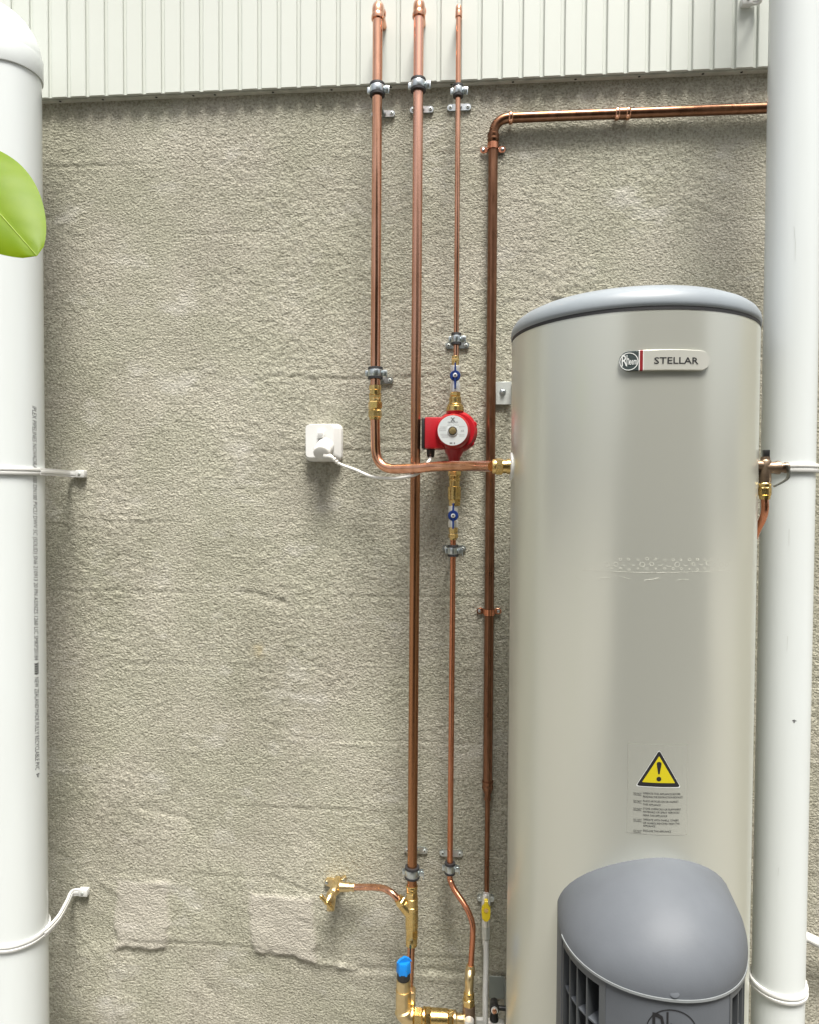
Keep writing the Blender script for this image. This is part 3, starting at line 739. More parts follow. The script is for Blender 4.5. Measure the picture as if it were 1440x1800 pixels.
for n_, a, b_, r_, kind in (('hex_nut', 927, 937, 0.0125, 1), ('hex_nut', 938, 946, 0.0130, 1), ('tail', 945, 949, 0.0095, 0)):
    z0, z1 = fz3(a), fz3(b_)
    if kind: hexnut(n_, v2, (xv2, -O3, z0), DN, 0, z0 - z1, r_, BRASS, 0.4 * random.random())
    else: fitting(n_, v2, (xv2, -O3, z0), DN, [(0, r_), (z0 - z1, r_)], BRASS)

# thin return pipe under the pump
x5t = xv2; x5b = P(791, 1530, O3).x; z5t = fz3(945); z5b = zof(791, 1540, O3)
p5 = thing('copper_pipe', 'thin reddish copper pipe below the pump, curving right near the bottom', 'pipe', (x5b, -O3, z5b), 'copper pipes')
bend = [P(791, 1546, O3), P(799, 1564, O3 + 0.012), P(819, 1594, O3 + 0.035), P(830, 1621, O3 + 0.05), P(831, 1646, O3 + 0.055), P(828, 1696, O3 + 0.058), P(827, 1712, O3 + 0.058)]
R5 = R15 * 1.12
G().tube([(x5t, -O3, z5t), (x5b, -O3, z5b)] , R5, 18).mk('straight_tube', COPPER_R, p5)
G().tube([(x5b, -O3, z5b + 0.002)] + smoothpath(bend, 6), [R5] * (2 + 6 * (len(bend) - 1)) , 18).mk('curved_tube', COPPER_R, p5)
clamp_on(797, 968, O3, R5, x5t, z5t, x5b, z5b, 'pipe clamp just below the lower blue-handled valve')
clamp_on(791, 1526, O3, R5, x5t, z5t, x5b, z5b, 'pipe clamp where the thin reddish pipe starts to curve')

# ------------------------------------------------------------------ brass tee, garden tap
tee = thing('brass_tee', 'brass tee joint with angled branch at the foot of the longest pipe', 'pipe fitting', (x2b, -O2, zof(723, 1655, O2)))
fz2 = lambda py: zof(724, py, O2)
xt_ = P(724, 1600, O2).x
for n_, a, b_, r_, kind in (('top_collar', 1556, 1563, 0.0152, 0), ('hex_nut', 1568, 1578, 0.0158, 1), ('sleeve', 1562, 1569, 0.0140, 0), ('shoulder', 1577, 1592, 0.0160, 0), ('bottom_ring', 1624, 1632, 0.0165, 0), ('hex_nut', 1631, 1648, 0.0168, 1), ('taper', 1647, 1662, 0.0150, 0)):
    z0, z1 = fz2(a), fz2(b_)
    if kind: hexnut(n_, tee, (xt_, -O2, z0), DN, 0, z0 - z1, r_, BRASS, 0.3)
    else: fitting(n_, tee, (xt_, -O2, z0), DN, [(0, r_ * 0.92), (0.0015, r_), (z0 - z1 - 0.0015, r_), (z0 - z1, r_ * (0.7 if n_ == 'taper' else 0.92))], BRASS)
z0, z1 = fz2(1591), fz2(1626)
fitting('body', tee, (xt_, -O2, z0), DN, [(0, 0.0150), (0.002, 0.0168), (z0 - z1 - 0.002, 0.0168), (z0 - z1, 0.0150)], BRASS)
bd = (P(697, 1577, O2 + 0.006) - P(722, 1606, O2)).normalized(); bp0 = P(722, 1605, O2)
br = fitting('branch', tee, bp0, bd, [(0, 0.0160), (0.030, 0.0150), (0.034, 0.0130)], BRASS)
hexnut('branch_nut', tee, bp0, bd, 0.034, 0.046, 0.0155, BRASS, 0.2)
G().lathe(bp0, bd, [(0.045, 0.0125), (0.052, 0.0118)], 20).mk('branch_collar', BRASS, tee)

tp = thing('garden_tap', 'brass garden tap with T handle fed by a short bent copper pipe', 'tap', P(585, 1600, 0.06))
bq = bp0 + bd * 0.046
G().tube(smoothpath([bq, P(688, 1569, O2 - 0.002), P(676, 1562.5, O2 - 0.016), P(662, 1560, O2 - 0.035), P(640, 1559.5, 0.058), P(618, 1559.5, 0.046)], 7), 0.0086, 18).mk('feed_tube', COPPER, tp)
tc0 = P(623, 1560, 0.047)
fitting('feed_socket', tp, tc0, (-1, 0, 0.0), [(0, 0.0095), (0, 0.0115), (0.004, 0.0118), (0.005, 0.0105), (0.012, 0.0105), (0.013, 0.0120), (0.018, 0.0120), (0.030, 0.0130), (0.040, 0.0135)], BRASS_C)
tb = P(590, 1562, 0.042)
G().lathe(tb + Vector((0, 0.040, 0)), OUT, [(0, 0.013), (0.020, 0.012), (0.040, 0.0150), (0.050, 0.0145), (0.057, 0.011)], 22).mk('elbow_body', BRASS_C, tp)
fl = G().poly([(-0.036, -0.010), (-0.038, -0.002), (-0.032, 0.006), (0.004, 0.004), (0.014, 0.014), (0.022, 0.014), (0.024, 0.006), (0.018, -0.016), (-0.010, -0.020)][::-1], (tb.x, 0.0, tb.z), RT, UP, OUT, 0.012, 0.001).mk('wall_flange', BRASS_C, tp)
for dx, dz in ((-0.031, -0.002), (0.017, 0.008)):
    G().lathe((tb.x + dx, -0.0115, tb.z + dz), OUT, [(0, 0.0052), (0.003, 0.0048), (0.004, 0.003)], 14).mk('screw', ZINC, fl)
sd = (P(573, 1588, 0.095) - P(589, 1564, 0.050)).normalized(); s0 = P(589, 1564, 0.052)
SL = (P(573, 1588, 0.095) - s0).length
fitting('bonnet', tp, s0, sd, [(0, 0.0125), (0.010, 0.0135), (0.014, 0.0118), (0.018, 0.0138), (0.022, 0.0138), (0.024, 0.0112), (0.029, 0.0122), (0.034, 0.0105), (0.040, 0.0075), (SL, 0.0052)], BRASS_C)
hc = s0 + sd * (SL - 0.002); hdv = (P(584, 1598, 0.095) - P(563, 1574, 0.095)).normalized()
G().tube([hc - hdv * 0.0245, hc - hdv * 0.020, hc - hdv * 0.006, hc, hc + hdv * 0.006, hc + hdv * 0.020, hc + hdv * 0.0245], [0.0042, 0.0062, 0.0046, 0.0070, 0.0046, 0.0062, 0.0042], 16).mk('handle', BRASS, tp)
G().tube([P(584, 1576, 0.065), P(582, 1590, 0.075), P(581, 1600, 0.078)], [0.0110, 0.0112, 0.0108], 18).mk('spout', BRASS_C, tp)

# ------------------------------------------------------------------ valve group at the bottom
cp = thing('copper_pipe', 'short scuffed copper stub below the brass tee, behind the blue cap', 'pipe', P(721, 1740, O2), 'copper pipes')
G().tube([P(723.5, 1655, O2), P(722, 1690, O2 + 0.004), P(719.5, 1742, O2 + 0.012)], 0.0098, 18).mk('tube', COPPER, cp)
vg = thing('isolating_valve', 'brass valve with bright blue cap and wide elbow at the bottom', 'valve', P(709, 1800, 0.17))
OV = 0.165
vb = P(709.5, 1722, OV)
zv = lambda py, off=OV: zof(709, py, off)
G().lathe((vb.x, -OV, zv(1722)), UP, [(0, 0.0160), (0.004, 0.0160), (0.005, 0.0172), (zv(1708) - zv(1722), 0.0170)], 24).mk('cap_base', BLACK, vg)
kn = G(); n = 24; ring = []
for k in range(n):
    a = 2 * math.pi * k / n; ring.append((0.0166 if k % 4 else 0.0184, a))
z0, z1 = zv(1709.5), zv(1690)
v = []; f = []
for h, s_ in ((z0, 1.0), (z1 - 0.004, 0.97), (z1, 0.86)):
    for r_, a in ring: v.append((vb.x + r_ * s_ * math.cos(a), -OV + r_ * s_ * math.sin(a), h))
for i in range(2):
    for k in range(n): f.append((i * n + k, i * n + (k + 1) % n, (i + 1) * n + (k + 1) % n, (i + 1) * n + k))
f.append(tuple(2 * n + k for k in range(n))); f.append(tuple(range(n))[::-1])
kn.add(v, f)
kno = kn.mk('blue_cap', BLUE2, vg, angle=25)
G().poly([(-0.019, 0), (0.019, 0), (0.012, 0.009), (0.0, 0.0145), (-0.010, 0.009)], (vb.x + 0.001, -OV + 0.002, z1 - 0.001), Vector((0.95, 0.3, 0)).normalized(), UP, Vector((0.3, -0.95, 0)).normalized(), 0.0055, 0.0008).mk('cap_grip', BLUE2, kno)
G().lathe((vb.x, -OV, zv(1721)), DN, [(0, 0.0165), (0.004, 0.0180), (0.010, 0.0170), (0.016, 0.0188), (0.024, 0.0178), (0.040, 0.0182)], 24).mk('bonnet', BRASS_C, vg)
e0 = P(711, 1745, OV); e1 = P(711, 1787, OV); e2 = P(727, 1787, OV)
er = 0.0225
zt0 = zof(711, 1740, OV); zh_ = zof(735, 1787, OV)
el = [Vector((vb.x, -OV, zt0))] + [Vector((vb.x + er * (1 - math.cos(R(a))), -OV, zh_ + er - er * math.sin(R(a)))) for a in range(0, 91, 9)] + [Vector((P(726, 1787, OV).x, -OV, zh_))]
G().tube(el, [0.0195] * 3 + [0.0240] * (len(el) - 3), 24).mk('elbow', BRASS_C, vg)
G().tube([P(721, 1738, 0.135), P(720, 1775, 0.14)], 0.0150, 20).mk('rear_port', BRASS_C, vg)
G().box(P(720, 1750, 0.145), (0.030, 0.026, 0.030), 0.003).mk('lug', BRASS_C, vg)
mani = thing('brass_coupling', 'polished horizontal brass coupling running right from the blue-capped valve', 'pipe fitting', (P(770, 1787, OV).x, -OV, zh_ - 0.02))
hx0 = P(724, 1787, OV).x
def seg(name, pa, pb, r_, hx, m_, rot=0.0):
    a, b_ = P(pa, 1787, OV).x, P(pb, 1787, OV).x
    if hx: hexnut(name, mani, (a, -OV, zh_), RT, 0, b_ - a, r_, m_, rot)
    else: fitting(name, mani, (a, -OV, zh_), RT, [(0, r_ * 0.92), (0.0015, r_), (b_ - a - 0.0015, r_), (b_ - a, r_ * 0.92)], m_)
seg('collar', 723, 728, 0.0235, 0, BRASS); seg('nut', 728, 743, 0.0205, 1, BRASS, 0.3); seg('ring', 743, 748, 0.0228, 0, BRASS)
seg('hex', 748, 758, 0.0225, 1, BRASS, 0.1); seg('barrel', 757, 788, 0.0212, 0, BRASS); seg('nut', 788, 797, 0.0205, 1, BRASS, 0.2)
seg('ring', 797, 802, 0.0195, 0, BRASS_C); seg('tail', 801, 818, 0.0135, 0, BRASS_C)
mv = thing('mixing_valve', 'upright brass valve body beneath the curved reddish pipe', 'valve', P(826, 1800, 0.15))
OM = O3 + 0.058
m0 = P(828, 1697, OM)
def vseg(name, pa, pb, ra, rb, hx, m_, px=826, off=0.150, rot=0.0):
    z0, z1 = zof(px, pa, off), zof(px, pb, off); x = P(px, (pa + pb) / 2, off).x
    if hx: hexnut(name, mv, (x, -off, z0), DN, 0, z0 - z1, ra, m_, rot)
    else: fitting(name, mv, (x, -off, z0), DN, [(0, ra * 0.92), (0.0015, ra), (z0 - z1 - 0.0015, rb), (z0 - z1, rb * 0.92)], m_)
vseg('inlet_collar', 1696, 1706, 0.0100, 0.0125, 0, BRASS_C, 827, OM)
vseg('inlet_nut', 1705, 1714, 0.0128, 0, 1, BRASS_C, 826.5, OM, 0.2)
G().tube(smoothpath([P(826, 1708, OM + 0.006), P(825.5, 1720, OM + 0.016), P(825, 1732, OM + 0.016), P(824.5, 1748, OM + 0.010)], 6), 0.0112, 20).mk('swan_neck', BRASS_C, mv)
vseg('neck_collar', 1744, 1756, 0.0135, 0.0140, 0, BRASS, 824.5, 0.150)
vseg('hex_ring', 1756, 1767, 0.0158, 0, 1, BRASS, 824, 0.150, 0.3)
vseg('body', 1766, 1830, 0.0160, 0.0165, 0, BRONZE, 824, 0.150)
vseg('plug', 1792, 1830, 0.0120, 0.0120, 0, CHROME, 825, 0.180)

# gas valve + braided hose
gv = thing('gas_valve', 'small valve with yellow lever handle under the thin brown pipe', 'valve', P(855, 1650, 0.03))
xg = P(854.5, 1590, 0.04).x; OGV = 0.032
zg = lambda py: zof(855, py, OGV)
fitting('body', gv, (xg, -OGV, zg(1570)), DN, [(0, 0.007), (0.004, 0.0098), (0.012, 0.0098), (0.020, 0.0120), (zg(1570) - zg(1612), 0.0115), (zg(1570) - zg(1616), 0.0100)], CHROME)
pl = G().poly(rounded(0.046, 0.016, 0.0075), (xg, 0.0, zg(1588)), RT, UP, OUT, 0.012, 0.0006).mk('wall_plate', ZINC, gv)
for s_ in (-1, 1): G().lathe((xg + s_ * 0.017, -0.0115, zg(1588)), OUT, [(0, 0.0042), (0.0025, 0.0036)], 12).mk('screw', GALV, pl)
h = G().poly([(-0.0112, 0.006), (-0.0122, -0.006), (-0.0105, -0.022), (-0.004, -0.0300), (0.004, -0.0300), (0.0105, -0.022), (0.0122, -0.006), (0.0112, 0.006), (0.0055, 0.013), (0.0045, 0.026), (-0.0045, 0.026), (-0.0055, 0.013)], (xg, -OGV - 0.012, zg(1592)), RT, UP, OUT, 0.012, 0.0015).mk('yellow_handle', YELLOW, gv)
G().lathe((xg, -OGV - 0.0235, zg(1591)), OUT, [(0, 0.0062), (0.0018, 0.0058), (0.0018, 0.0030)], 16).mk('handle_screw', BRASS, h)
fitting('outlet_nut', gv, (xg, -OGV, zg(1614)), DN, [(0, 0.0095), (0.004, 0.0110), (zg(1614) - zg(1627), 0.0110)], CHROME)
hexnut('hex_nut', gv, (xg, -OGV, zg(1626)), DN, 0, zg(1626) - zg(1650), 0.0118, GALV, 0.4)
ho = thing('braided_hose', 'silver braided flexible hose hanging from the yellow-handled valve', 'hose', P(854, 1830, 0.08))
G().tube(smoothpath([Vector((xg, -OGV, zg(1646))), P(854.6, 1690, 0.045), P(853.2, 1740, 0.07), P(853, 1800, 0.10), P(853, 1880, 0.12)], 8), 0.0072, 18).mk('hose', BRAID, ho)
fitting('ferrule', ho, (xg, -OGV, zg(1648)), DN, [(0, 0.0072), (0, 0.0088), (0.018, 0.0086), (0.018, 0.007)], CHROME)

# ------------------------------------------------------------------ socket, plug, cord
so = thing('socket_outlet', 'white weatherproof socket outlet on the rendered wall', 'socket', P(570, 812, 0.0))
a, c = P(537, 745, 0.02), P(601, 811, 0.02); w, h = c.x - a.x, a.z - c.z; sc = (a + c) / 2
G().poly(rounded(w, h, 0.016), (sc.x, 0.002, sc.z), RT, UP, OUT, 0.020, 0.002).mk('base', WHITEP, so)
# front face leans down and is offset left, leaving a bevelled right cheek
v = []; f = []
o1 = rounded(w - 0.001, h - 0.001, 0.015); o2 = [(x * 0.76 - 0.007, y * 0.86 + 0.003) for x, y in rounded(w, h, 0.013)]
n = len(o1)
v += [(sc.x + x, -0.0175, sc.z + y) for x, y in o1]
v += [(sc.x + x * 0.985, -0.0215, sc.z + y * 0.985) for x, y in o1]
v += [(sc.x + x, -0.036 - 0.10 * (y + h / 2) * 0.5, sc.z + y) for x, y in o2]
for i in range(2):
    for k in range(n): f.append((i * n + k, i * n + (k + 1) % n, (i + 1) * n + (k + 1) % n, (i + 1) * n + k))
f.append(tuple(2 * n + k for k in range(n)))
mk('face', v, f, WHITEP, so, angle=30)
sw = P(565, 764, 0.04)
G().box((sw.x, -0.043, sw.z), (0.020, 0.008, 0.021), 0.002).mk('switch_surround', WHITEP, so)
G().box((sw.x, -0.048, sw.z - 0.001), (0.013, 0.008, 0.015), 0.0015, X=(1, 0, 0), Y=(0, 0.97, 0.25), Z=(0, -0.25, 0.97)).mk('switch_rocker', WHITEP, so)
for px, py in ((540.5, 771.5), (585, 771)):
    q = P(px, py, 0.037); G().lathe((q.x, -0.0335, q.z), OUT, [(0, 0.0042), (0.0035, 0.0042), (0.0040, 0.0030)], 14).mk('screw_cap', mat('socket_cap', (0.62, 0.62, 0.60), 0.5), so)
pg = thing('power_plug', 'round white plug with cord pushed into the socket outlet', 'plug', P(565, 810, 0.06))
pa, pb = P(573, 784, 0.034), P(564.5, 797.5, 0.080)
ax = (pb - pa).normalized(); L = (pb - pa).length
G().lathe(pa, ax, [(0, 0.0236), (L * 0.55, 0.0232), (L * 0.57, 0.0226)], 30).mk('plug_collar', WHITEP, pg)
G().lathe(pa, ax, [(L * 0.565, 0.0220), (L * 0.61, 0.0220)], 30).mk('seam', INKG, pg)
G().lathe(pa, ax, [(L * 0.60, 0.0230), (L * 0.90, 0.0226), (L * 0.97, 0.0208), (L, 0.0175)], 30).mk('plug_body', CORD, pg)
cpts = [pa + ax * L * 0.80 + Vector((0.008, 0, -0.010)), P(583, 804, 0.075), P(596, 815, 0.072), P(625, 826, 0.08), P(655, 838, 0.105), P(690, 841, 0.140), P(715, 838, 0.158), P(734, 832.5, 0.158), P(748, 818, 0.142), P(756, 808, 0.125), Vector((gland.x, -0.112, gland.z - 0.018))]
cs = smoothpath(cpts, 7)
rad = [max(0.0040, 0.0115 - 0.0008 * i) if i < 14 else 0.0040 for i in range(len(cs))]
G().tube(cs, rad, 14).mk('cord', CORD, pg)
d_ = (P(598, 816, 0.072) - P(586, 806, 0.075)).normalized()
for k in range(3): G().lathe(P(587 + 4 * k, 807.2 + 3.6 * k, 0.0745), d_, [(0, 0.004), (0, 0.0066 - 0.0006 * k), (0.003, 0.0066 - 0.0006 * k), (0.003, 0.004)], 14).mk('strain_ring', CORD, pg)

# ------------------------------------------------------------------ PVC downpipes
PR = 0.055
RP = cyl_from_edges(1336.5, 1434.5, 850, PR)
LPY = -0.190; PL = 0.072
# left pipe: right-hand outline at px 79.5 (y 850)
ra = ray(79.5, 850); hx_, hy_ = ra.x, ra.y; hl = math.hypot(hx_, hy_)
# distance from axis to ray = PL, with axis y = LPY
xa = CAM.x + hx_ / hy_ * (LPY - CAM.y)
LP = Vector((xa - PL * hl / hy_, LPY, 0))
def lean(c, px_pts): return c
lp = thing('downpipe', 'white PVC downpipe with printed lettering at the left edge', 'downpipe', (LP.x, LP.y, 0), 'white PVC downpipes')
zcol0 = zof(40, 118, -LPY + 0.03); zcol1 = zof(20, 72, -LPY + 0.03)
G().lathe((LP.x, LP.y, 0), UP, [(0, PL), (zcol0 + 0.01, PL)], 64).mk('tube', PVC, lp)
zr0 = P(38, 104, -LPY + PL * 0.9).z
G().lathe((LP.x, LP.y, zr0), UP, [(0.002, PL - 0.001), (0.0, PL + 0.0005), (0.0, PL + 0.0036), (0.002, PL + 0.0042), (0.050, PL + 0.0042), (0.054, PL + 0.0030)], 64, cap=False).mk('socket', PVC, lp)
er = PL + 0.004; pts = [Vector((LP.x, LP.y, zr0 + 0.03))]
for k in range(13):
    a = R(90 * k / 12); pts.append(Vector((LP.x - er * (1 - math.cos(a)), LP.y, zr0 + 0.040 + er * math.sin(a))))
pts.append(pts[-1] + Vector((-0.9, 0, 0)))
G().tube(pts, PL + 0.0025, 48).mk('bend', PVC, lp)
def wrap(v, c, r, a0, z0, h, vert=True):
    """2-D print wrapped on an upright cylinder; vert: text reads downwards, tops to the right"""
    out = []
    for x, y in v:
        u, w_ = (y, -x) if vert else (x, y)
        a = a0 + u / (r + h)
        out.append((c.x + (r + h) * math.sin(a), c.y - (r + h) * math.cos(a), z0 + w_))
    return out
pr = None
a59, _, _ = on_cyl(59, 1000, LP, PL); a66, _, _ = on_cyl(66.3, 1000, LP, PL)
capsz = (a66 - a59) * PL
for body, ya, yb, sh in (('IPLEX PIPELINES NOVADRAIN 100 DN100 PVCU DWV SC (SOLID) SN6 210913 20 PN AS/NZS 1260 LIC SMKP20184', 714, 1161, 0.25), ('NEW ZEALAND MADE FULLY RECYCLABLE PVC', 1190, 1355, 0.25)):
    am, z0, _ = on_cyl(62.5 if ya < 1000 else 65, ya, LP, PL); _, z1, _ = on_cyl(62.5, yb, LP, PL)
    v, f = text2d(body, capsz / 0.70, sh, width=z0 - z1)
    mk('printed_lettering', wrap(v, LP, PL, a59, z0, 0.0003), f, INKG, lp, smooth=False)
g_ = G(); _, z0, _ = on_cyl(64, 1165, LP, PL); _, z1, _ = on_cyl(64, 1186, LP, PL)
vv = []; ffs = []
for k in range(5):
    x = (z0 - z1) * k / 5; w_ = (z0 - z1) / 5 * 0.62; n = len(vv)
    vv += [(x, 0), (x + w_, 0), (x + w_ * 1.6, capsz / 2), (x + w_, capsz), (x, capsz), (x + w_ * 0.6, capsz / 2)]; ffs += [(n, n + 1, n + 2, n + 5), (n + 5, n + 2, n + 3, n + 4)]
mk('printed_chevrons', wrap(vv, LP, PL, a59, z0, 0.0003), ffs, INK, lp, smooth=False)
_, z0, _ = on_cyl(66, 1360, LP, PL); s_ = capsz
tri = [(0, 0.1 * s_), (0, 0.9 * s_), (s_ * 0.9, s_ * 0.5), (0.18 * s_, 0.32 * s_), (0.18 * s_, 0.68 * s_), (0.58 * s_, 0.5 * s_)]
mk('printed_recycling_mark', wrap(tri, LP, PL, a59 + 0.02, z0, 0.0003), [(0, 1, 4, 3), (1, 2, 5, 4), (2, 0, 3, 5)], INKG, lp, smooth=False)

rp = thing('downpipe', 'white PVC downpipe at the right edge behind the tank', 'downpipe', (RP.x, RP.y, 0), 'white PVC downpipes')
G().lathe((RP.x, RP.y, 0), UP, [(0, PR), (3.4, PR)], 64).mk('tube', PVC, rp)
sc_ = G()
for pts_ in (((1396, 398), (1398.5, 425), (1398, 460)), ((1387.5, 930), (1387, 960)), ((1385, 1118), (1383.5, 1145)), ((1369, 1525), (1368, 1540))):
    for (xa_, ya_), (xb_, yb_) in zip(pts_[:-1], pts_[1:]):
        a1, z1, s1 = on_cyl(xa_, ya_, RP, PR); a2, z2, _ = on_cyl(xb_, yb_, RP, PR); w_ = 0.010
        vv = [(RP.x + (PR + 0.0003) * math.sin(a), RP.y - (PR + 0.0003) * math.cos(a), z) for a, z in ((a1 - w_, z1), (a1 + w_, z1), (a2 + w_ * 0.5, z2), (a2 - w_ * 0.5, z2))]
        sc_.add(vv, [(0, 1, 2, 3)])
setp(sc_.mk('scuff_marks', mat('scuff_grey', (0.50, 0.52, 0.50), 0.5), rp, smooth=False), kind='stuff')
am, z0, s0_ = on_cyl(1397, 1268, RP, PR)
dk = G()
for du, dz, w_, h_ in ((-0.001, 0, 0.0022, 0.0075), (0.0022, 0.001, 0.003, 0.002), (-0.0035, 0.0012, 0.0025, 0.0018)):
    dk.add([tuple(q) for q in wrap([(du - w_ / 2, dz - h_ / 2), (du + w_ / 2, dz - h_ / 2), (du + w_ / 2, dz + h_ / 2), (du - w_ / 2, dz + h_ / 2)], RP, PR, am, z0, 0.0003, False)], [(0, 1, 2, 3)])
dk.mk('ink_fleck', INK, rp, smooth=False)

def pvc_bracket(c, z, foot, label, side=1, face=0.0, PR=PR):
    b = thing('downpipe_bracket', label, 'bracket', (c.x, c.y, z), 'white downpipe brackets')
    r1 = PR + 0.0005; H = 0.0095
    prof = [(-H, r1), (-H, r1 + 0.0045), (-H + 0.002, r1 + 0.0055), (-0.0030, r1 + 0.0055), (-0.0022, r1 + 0.0032), (0.0022, r1 + 0.0032), (0.0030, r1 + 0.0055), (H - 0.002, r1 + 0.0055), (H, r1 + 0.0045), (H, r1)]
    G().lathe((c.x, c.y, z), (0, 0, 1), prof, 64, cap=False).mk('band', PVC_B, b)
    xs_ = c.x + side * (r1 + 0.003)
    wl_ = -face - 0.006; df = foot - xs_
    kx = foot - side * 0.036; dk_ = kx - xs_
    ctrl = [Vector((xs_ - side * 0.001, c.y - 0.006, z)), Vector((xs_ + side * 0.002, c.y + 0.012, z)), Vector((xs_ + side * 0.003 + dk_ * 0.10, c.y + (wl_ - c.y) * 0.32, z)), Vector((xs_ + dk_ * 0.52, c.y + (wl_ - c.y) * 0.66, z)), Vector((kx, wl_ - 0.012, z)), Vector((foot - side * 0.014, wl_ - 0.003, z)), Vector((foot, wl_ - 0.001, z))]
    pts = smoothpath(ctrl, 6); nn = []
    for i in range(len(pts)):
        t = pts[min(i + 1, len(pts) - 1)] - pts[max(i - 1, 0)]; nn.append(Vector((t.y, -t.x, 0)))
    G().strip(pts, nn, 0.0180, 0.0075).mk('arm', PVC_B, b)
    G().strip(pts, nn, 0.0050, 0.0105).mk('arm_rib', PVC_B, b)
    G().box((foot - side * 0.006, -face - 0.008, z), (0.026, 0.017, 0.021), 0.002).mk('foot', PVC_B, b)
    G().lathe((foot - side * 0.007, -face - 0.0164, z), OUT, [(0, 0.0042), (0.0018, 0.0038), (0.0024, 0.0026)], 14).mk('screw', GALV, b)
    return b
pvc_bracket(LP, zof(140, 833, 0.01), P(147, 833, 0.006).x, 'white bracket halfway up the left downpipe, arm level with the socket', PR=PL)
pvc_bracket(LP, zof(140, 1568, 0.01), P(152, 1568, 0.006).x, 'white bracket low on the left downpipe, next to the patched wall', PR=PL)
pvc_bracket(RP, on_cyl(1400, 822, RP, PR)[1], RP.x - 0.17, 'white bracket on the right downpipe level with the relief valve', -1)
pvc_bracket(RP, on_cyl(1391, 1762, RP, PR + 0.006)[1], RP.x + 0.17, 'white bracket on the right downpipe near the bottom corner', 1)
pvc_bracket(RP, P(1322, 0, 0.04).z, P(1307, 2, 0.03).x, 'white bracket on the right downpipe, fixed to the cladding at the top', -1, 0.027)

# corrugated conduit
cc = [P(1392, 1640, 0.05), P(1410, 1644, 0.055), P(1428, 1652, 0.055), P(1450, 1664, 0.05), P(1480, 1690, 0.04)]
cpath = smoothpath(cc, 12); n = len(cpath)
dense = []
for i in range(n - 1):
    for k in range(2): dense.append(cpath[i].lerp(cpath[i + 1], k / 2))
G().tube(dense, [0.0125 if (i // 2) % 2 else 0.0108 for i in range(len(dense))], 18).mk('corrugated_conduit', WHITEP, None, angle=60, label='white corrugated conduit emerging behind the right downpipe', cat='conduit')

# ------------------------------------------------------------------ water tank
zrim = P(1192, 533, 0).z
d = ray(1194, 537); a_f, zrim, _ = on_cyl(1194, 537, TC, TR)
tk = thing('water_heater', 'silver-grey cylindrical water heater tank with domed grey lid', 'water heater', (TC.x, TC.y, 0.05))
G().lathe((TC.x, TC.y, 0.02), UP, [(0, TR), (zrim - 0.02, TR), (zrim - 0.018, TR - 0.004)], 128).mk('body', TANK, tk)
ld = G().lathe((TC.x, TC.y, zrim), UP, [(-0.002, TR - 0.006), (-0.0005, TR + 0.000), (0.001, TR + 0.0018), (0.008, TR + 0.0028), (0.020, TR + 0.0005), (0.030, TR - 0.006), (0.038, TR - 0.016), (0.047, TR - 0.035), (0.056, TR - 0.07), (0.064, TR - 0.13), (0.068, TR - 0.19), (0.069, 0.004)], 128).mk('lid', LID, tk, angle=50)
G().lathe((TC.x, TC.y, zrim), UP, [(-0.0065, TR - 0.002), (-0.0065, TR + 0.0007), (0.0, TR + 0.0007)], 128, cap=False).mk('lid_gap_shade', RUBBER, tk)  # black ring stands in for the dark gap under the lid

def decal(name, v, f, a0, z0, h, m_, parent=tk, **k):
    return mk(name, wrap(v, TC, TR, a0, z0, h, False), f, m_, parent, smooth=False, **k)
def capsule(name, u0, u1, W, Hh_, a0, z0, h0, h1, m_, parent, n=26):
    """slice u0..u1 of a rounded bar W x Hh_ wrapped on the tank"""
    us = np.linspace(u0, u1, n); v = []; f = []
    for lay, (hh, ins) in enumerate(((h0, 0), (h1 - 0.0015, 0), (h1, 0.0012))):
        for u in us:
            e = W / 2 - abs(u); r_ = Hh_ / 2
            hv = math.sqrt(max(r_ * r_ - max(r_ - e, 0) ** 2, 0)) if e < r_ else r_
            hv = max(hv * (1 - 0.06 * (abs(u) / (W / 2)) ** 2) - ins, 0.0002)
            for s_ in (-1, 1):
                a = a0 + u / TR; rr = TR + hh
                v.append((TC.x + rr * math.sin(a), TC.y - rr * math.cos(a), z0 + s_ * hv))
    N2 = 2 * n
    for i in range(n - 1):
        for s_ in (0, 1):
            for lay in (0, 1): f.append((lay * N2 + 2 * i + s_, lay * N2 + 2 * i + 2 + s_, (lay + 1) * N2 + 2 * i + 2 + s_, (lay + 1) * N2 + 2 * i + s_))
        f.append((2 * N2 + 2 * i, 2 * N2 + 2 * i + 2, 2 * N2 + 2 * i + 3, 2 * N2 + 2 * i + 1))
    for e in (0, n - 1):
        for lay in (0, 1): f.append((lay * N2 + 2 * e, lay * N2 + 2 * e + 1, (lay + 1) * N2 + 2 * e + 1, (lay + 1) * N2 + 2 * e))
    return mk(name, v, f, m_, parent, angle=50)
aL, zL, _ = on_cyl(1088, 636, TC, TR + 0.004); aR, zR, _ = on_cyl(1247.5, 634, TC, TR + 0.004)
aB = (aL + aR) / 2; BW = (aR - aL) * TR; zB = (zL + zR) / 2
BH = 36.5 * on_cyl(1167, 635, TC, TR)[2]
fr = lambda px: (on_cyl(px, 635, TC, TR + 0.004)[0] - aB) * TR
badge = capsule('badge', fr(1131.5), BW / 2, BW, BH, aB, zB, 0.0, 0.006, BADGE, tk)
capsule('emblem_plate', -BW / 2, fr(1123), BW, BH, aB, zB, 0.0, 0.0058, SLATE, badge)
capsule('pale_stripe', fr(1123), fr(1124.6), BW, BH, aB, zB, 0.0, 0.0060, WHITEP, badge, 4)
capsule('red_stripe', fr(1124.6), fr(1130.3), BW, BH, aB, zB, 0.0, 0.0058, RED_S, badge, 6)
